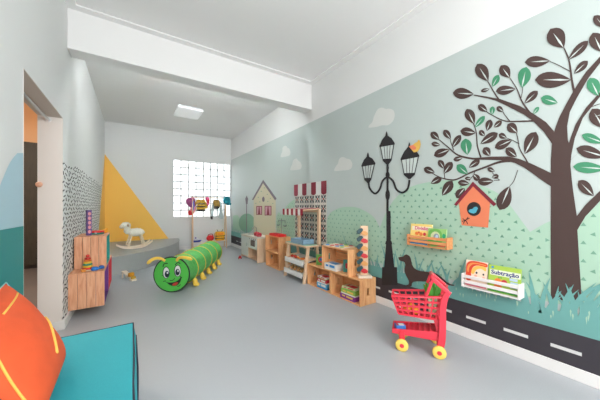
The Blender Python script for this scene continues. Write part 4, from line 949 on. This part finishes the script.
NAVY = card('navy', (34, 50, 130))
t, c, T = wbook('green book titled Subtração on the white shelf', .946, .502, .216, .215, card('lime', (172, 206, 84)))
bpatch('title_band', [[(.012, .135), (.214, .135), (.214, .180), (.012, .180)]], card('pale_lime', (232, 240, 216)), c, T, 1)
btext('Subtração', .112, .158, .046, NAVY, c, T, 2, .0012)
bpatch('top_dot', [circle(.028, .198, .009, .009, 14)], cb, c, T, 1)
bpatch('picture', [circle(.070, .095, .024, .020, 14), [(.04, .04), (.10, .04), (.09, .075), (.05, .075)]], card('orange', (240, 132, 66)), c, T, 1)
bpatch('picture', [circle(.112, .092, .020, .018, 12)], cr_, c, T, 2); bpatch('picture', [circle(.075, .120, .007, .007, 10), circle(.09, .122, .007, .007, 10)], card('leaf', (112, 176, 84)), c, T, 2)
bpatch('sum_box', [[(.145, .112), (.196, .112), (.196, .132), (.145, .132)], [(.152, .084), (.2, .084), (.2, .104), (.152, .104)], [(.15, .056), (.198, .056), (.198, .076), (.15, .076)]], card('pale_blue', (190, 214, 234)), c, T, 2)
bpatch('lower_band', [[(.004, .004), (.212, .004), (.212, .034), (.004, .034)]], card('grass_green', (70, 160, 64)), c, T, 1)
t, c, T = wbook('book with a red-haired child face on the white shelf', 1.122, .502, .168, .225, card('peach', (250, 226, 206)))
bpatch('hood', [spline([(.004, .12), (.006, .19), (.04, .218), (.10, .222), (.162, .212), (.16, .185), (.10, .19), (.06, .17), (.045, .12), (.05, .06), (.01, .05)], 3, True)], card('hood_red', (222, 74, 46)), c, T, 1)
bpatch('hood_edge', [spline([(.012, .13), (.018, .18), (.05, .205), (.10, .208), (.155, .203), (.15, .196), (.10, .2), (.055, .192), (.03, .16), (.026, .12)], 3, True)], card('hood_orange', (244, 150, 84)), c, T, 2)
bpatch('hair', [spline([(.045, .12), (.06, .165), (.10, .188), (.155, .184), (.155, .15), (.12, .165), (.085, .15), (.065, .11)], 3, True)], card('hair_gold', (248, 196, 96)), c, T, 2)
bpatch('eye', [circle(.088, .125, .008, .010, 12), circle(.140, .120, .007, .009, 12)], card('eye_dark', (60, 70, 70)), c, T, 2)
bpatch('cheek', [circle(.082, .098, .012, .009, 12), circle(.143, .095, .010, .008, 12)], card('cheek', (246, 176, 160)), c, T, 2); bpatch('mouth', ribbon([(.100, .088), (.112, .082), (.125, .087)], .004), cr_, c, T, 2)
bpatch('lower_band', [[(.004, .004), (.164, .004), (.164, .045), (.004, .045)]], card('rose', (222, 120, 140)), c, T, 2)
t, c, T = wbook('yellow book titled Divisão on the orange-wood shelf', 1.668, .807, .235, .215, card('butter', (248, 220, 130)))
bpatch('title_band', [[(.016, .148), (.228, .148), (.228, .190), (.016, .190)]], card('cream_band', (250, 236, 206)), c, T, 1)
btext('Divisão', .122, .170, .050, card('magenta', (214, 64, 130)), c, T, 2, .0012)
bpatch('picture', [circle(.075, .115, .022, .018, 12), circle(.12, .11, .02, .02, 12)], card('orange', (240, 132, 66)), c, T, 1); bpatch('picture', [circle(.16, .112, .016, .018, 12), circle(.098, .128, .008, .01, 10)], cr_, c, T, 2)
bpatch('lower_band', [[(.004, .004), (.23, .004), (.23, .05), (.004, .05)]], card('blue', (52, 140, 204)), c, T, 1)
t, c, T = wbook('green animal book leaning on the right of the orange-wood shelf', 1.462, .807, .180, .180, card('meadow', (150, 200, 120)), 2.484)
bpatch('picture', [spline([(.01, .02), (.01, .15), (.05, .172), (.10, .172), (.135, .14), (.14, .05), (.1, .01)], 3, True)], card('moss', (110, 178, 84)), c, T, 1)
bpatch('picture', [circle(.075, .105, .046, .046, 18)], card('pale_green', (206, 214, 168)), c, T, 2); bpatch('picture', [circle(.085, .10, .028, .032, 16)], card('grey_badge', (140, 150, 160)), c, T, 3); bpatch('picture', [circle(.09, .10, .014, .02, 12)], card('pale_blue', (190, 214, 234)), c, T, 4)
bpatch('picture', [spline([(.142, .11), (.15, .135), (.172, .125), (.17, .10), (.155, .09)], 3, True)], card('emerald', (40, 160, 110)), c, T, 2)
bpatch('lower_band', [[(.004, .004), (.176, .004), (.176, .05), (.004, .05)]], card('brick', (196, 100, 70)), c, T, 1)

# ---------------------------------------------------------------- toy shopping cart
t = thing('toy_shopping_cart', 'pink-red plastic toy shopping cart with yellow wheels on the floor', 'toy cart', (2.053, 1.282, 0), math.atan2(.831, -.556))
M_cart = mat('cart_red', (230, 56, 76), .35, coat=.2); M_whl = mat('wheel_yellow', (250, 216, 104), .45)
def lattice(b, p00, p10, p11, p01, nu, nv, bar, th):   # a panel of crossing bars with holes between them
    P = lambda u, v: (Vector(p00)*(1-u)+Vector(p10)*u)*(1-v)+(Vector(p01)*(1-u)+Vector(p11)*u)*v
    nrm = (Vector(p10)-Vector(p00)).cross(Vector(p01)-Vector(p00)).normalized()
    for i in range(nu+1): b.bar(P(i/nu, 0), P(i/nu, 1), bar, th, nrm)
    for j in range(nv+1): b.bar(P(0, j/nv), P(1, j/nv), bar*1.35, th, nrm)
tr_ = dict(fn=(.218, .088, .435), ff=(.222, -.088, .435), rn=(-.155, .092, .478), rf=(-.155, -.092, .478))
bt_ = dict(fn=(.165, .062, .285), ff=(.165, -.062, .285), rn=(-.115, .066, .285), rf=(-.115, -.066, .285))
b = MB(); lattice(b, bt_['rn'], bt_['fn'], tr_['fn'], tr_['rn'], 7, 4, .012, .006); lattice(b, bt_['rf'], bt_['ff'], tr_['ff'], tr_['rf'], 7, 4, .012, .006)
lattice(b, bt_['fn'], bt_['ff'], tr_['ff'], tr_['fn'], 4, 4, .012, .006); lattice(b, bt_['rn'], bt_['rf'], tr_['rf'], tr_['rn'], 4, 4, .012, .006)
lattice(b, bt_['rn'], bt_['fn'], bt_['ff'], bt_['rf'], 8, 4, .012, .006); bk = b.build('basket', M_cart, t)
MB().tube([tr_['fn'], tr_['ff'], tr_['rf'], tr_['rn']], .010, 8, closed=True).build('rim', M_cart, bk, True)
b = MB(); b.hexa([(-.145, -.085, .120), (.205, -.085, .120), (.205, .085, .120), (-.145, .085, .120), (-.145, -.085, .185), (.205, -.085, .135), (.205, .085, .135), (-.145, .085, .185)])
for s_ in (-1, 1): b.hexa([(-.145, s_*.083-.006, .120), (.215, s_*.083-.006, .120), (.215, s_*.083+.006, .120), (-.145, s_*.083+.006, .120), (-.145, s_*.083-.006, .196), (.215, s_*.083-.006, .158), (.215, s_*.083+.006, .158), (-.145, s_*.083+.006, .196)])
b.box((.205, -.088, .120), (.217, .088, .158))
b.build('lower_tray', M_cart, t, bevel=.004)
b = MB()
for k in range(6): b.bar((-.125+k*.042, -.075, .190-k*.006), (-.125+k*.042, .075, .190-k*.006), .016, .016)
b.build('tray_ribs', M_cart, t)
MB().hexa([(-.15, -.075, .15), (-.13, -.075, .15), (-.13, .075, .15), (-.15, .075, .15), (-.145, -.075, .29), (-.10, -.075, .29), (-.10, .075, .29), (-.145, .075, .29)]).build('back_plate', M_cart, t, bevel=.003)
for s in (-1, 1):
    pth = spline([(-.140, .055), (-.158, .15), (-.162, .28), (-.165, .40), (-.180, .48), (-.205, .53)], 5); L, Q = [], []
    for i, (x, z) in enumerate(pth):
        w_ = .027-.006*i/len(pth); L.append((x-w_, z)); Q.append((x+w_, z+.004))
    Mx = Matrix(((1,0,0,0),(0,0,1,0),(0,1,0,0),(0,0,0,1)))
    MB().prism(L+Q[::-1], s*.098-.012, s*.098+.012, Mx).build('upright', M_cart, t, bevel=.006)
    MB().bar((-.202, s*.098, .525), (-.092, s*.098, .622), .028, .032).build('handle_arm', M_cart, t, bevel=.006)
    MB().bar((-.095, s*.098, .625), (-.045, s*.095, .470), .018, .022).build('strut', M_cart, t, bevel=.005)
MB().tube([(-.094, -.108, .622), (-.094, .108, .622)], .016, 12).build('handle_bar', M_cart, t, True)
MB().tube([(-.200, -.100, .525), (-.200, .100, .525)], .014, 12).build('handle_bar', M_cart, t, True)
for x in (.1375, -.1375):
    for s in (-1, 1):
        w_ = MB().lathe([(.02, -.012), (.044, -.012), (.050, -.008), (.050, .008), (.044, .012), (.02, .012)], 28, Tr(x, s*.122, .050) @ R('X', 90)).build('wheel', M_whl, t, True)
        MB().lathe([(.017, -.0145), (.017, .0145)], 16, Tr(x, s*.122, .050) @ R('X', 90)).build('hub', M_cart, w_)
    MB().tube([(x, -.115, .050), (x, .115, .050)], .007, 10).build('axle', M_cart, t, True)
for s in (-1, 1): MB().box((.115, s*.092-.009, .045), (.160, s*.092+.009, .15)).build('wheel_fork', M_cart, t, bevel=.004)
def cartpt(x, y, z):
    a = math.atan2(.831, -.556); return (2.053+x*math.cos(a)-y*math.sin(a), 1.282+x*math.sin(a)+y*math.cos(a), z)
for i, (x, y) in enumerate(((.095, .025), (.03, .03), (.06, -.035))):
    t = thing('toy_orange', ('orange toy fruit at the front of the cart basket', 'orange toy fruit in the middle of the cart basket', 'orange toy fruit at the far side of the cart basket')[i], 'toy fruit', cartpt(x, y, .2925), 0, 'toy oranges in the cart')
    MB().ball((0, 0, .033), .033).build('body', mat('fruit_orange', (248, 158, 40), .5), t, True); MB().lathe([(.004, .064), (.003, .072)], 8).build('stem', plas('leaf', (72, 140, 60)), t)
t = thing('toy_leek', 'bunch of green toy leeks sticking out of the cart basket', 'toy vegetable', cartpt(-.092, 0, .292), math.atan2(.831, -.556))
for k, (x, y, a) in enumerate(((-.02, .02, -8), (.0, -.02, 4), (.01, .03, 8), (-.015, -.035, -6))):
    s_ = MB().lathe([(.010, .0), (.012, .03), (.011, .16)], 10, Tr(x, y, 0) @ R('Y', a*.4)).build('stalk', mat('leek_white', (222, 230, 190), .5), t, True)
    b = MB()
    for q in range(3):
        T = Tr(x, y, .15) @ R('Y', a*1.3+(q-1)*16) @ R('Z', 70*q)
        b.prism([(-.012, -.01), (.012, -.01), (.022, .05), (.012, .11), (-.002, .125), (-.018, .06)], -.0015, .0015, T @ R('X', 90))
    b.build('leaves', plas('leek', (84, 168, 62)), s_)
t = thing('toy_carton', 'small blue and white toy carton on the cart lower tray', 'toy food', cartpt(.155, .02, .1425), math.atan2(.831, -.556)+.4)
MB().box((-.04, -.028, 0), (.04, .028, .035)).build('body', plas('carton_blue', (70, 130, 206)), t, bevel=.002); MB().box((-.03, -.02, .035), (.012, .02, .0356)).build('print', cw, t); MB().box((.016, -.02, .035), (.034, .02, .0356)).build('print', cr_, t)
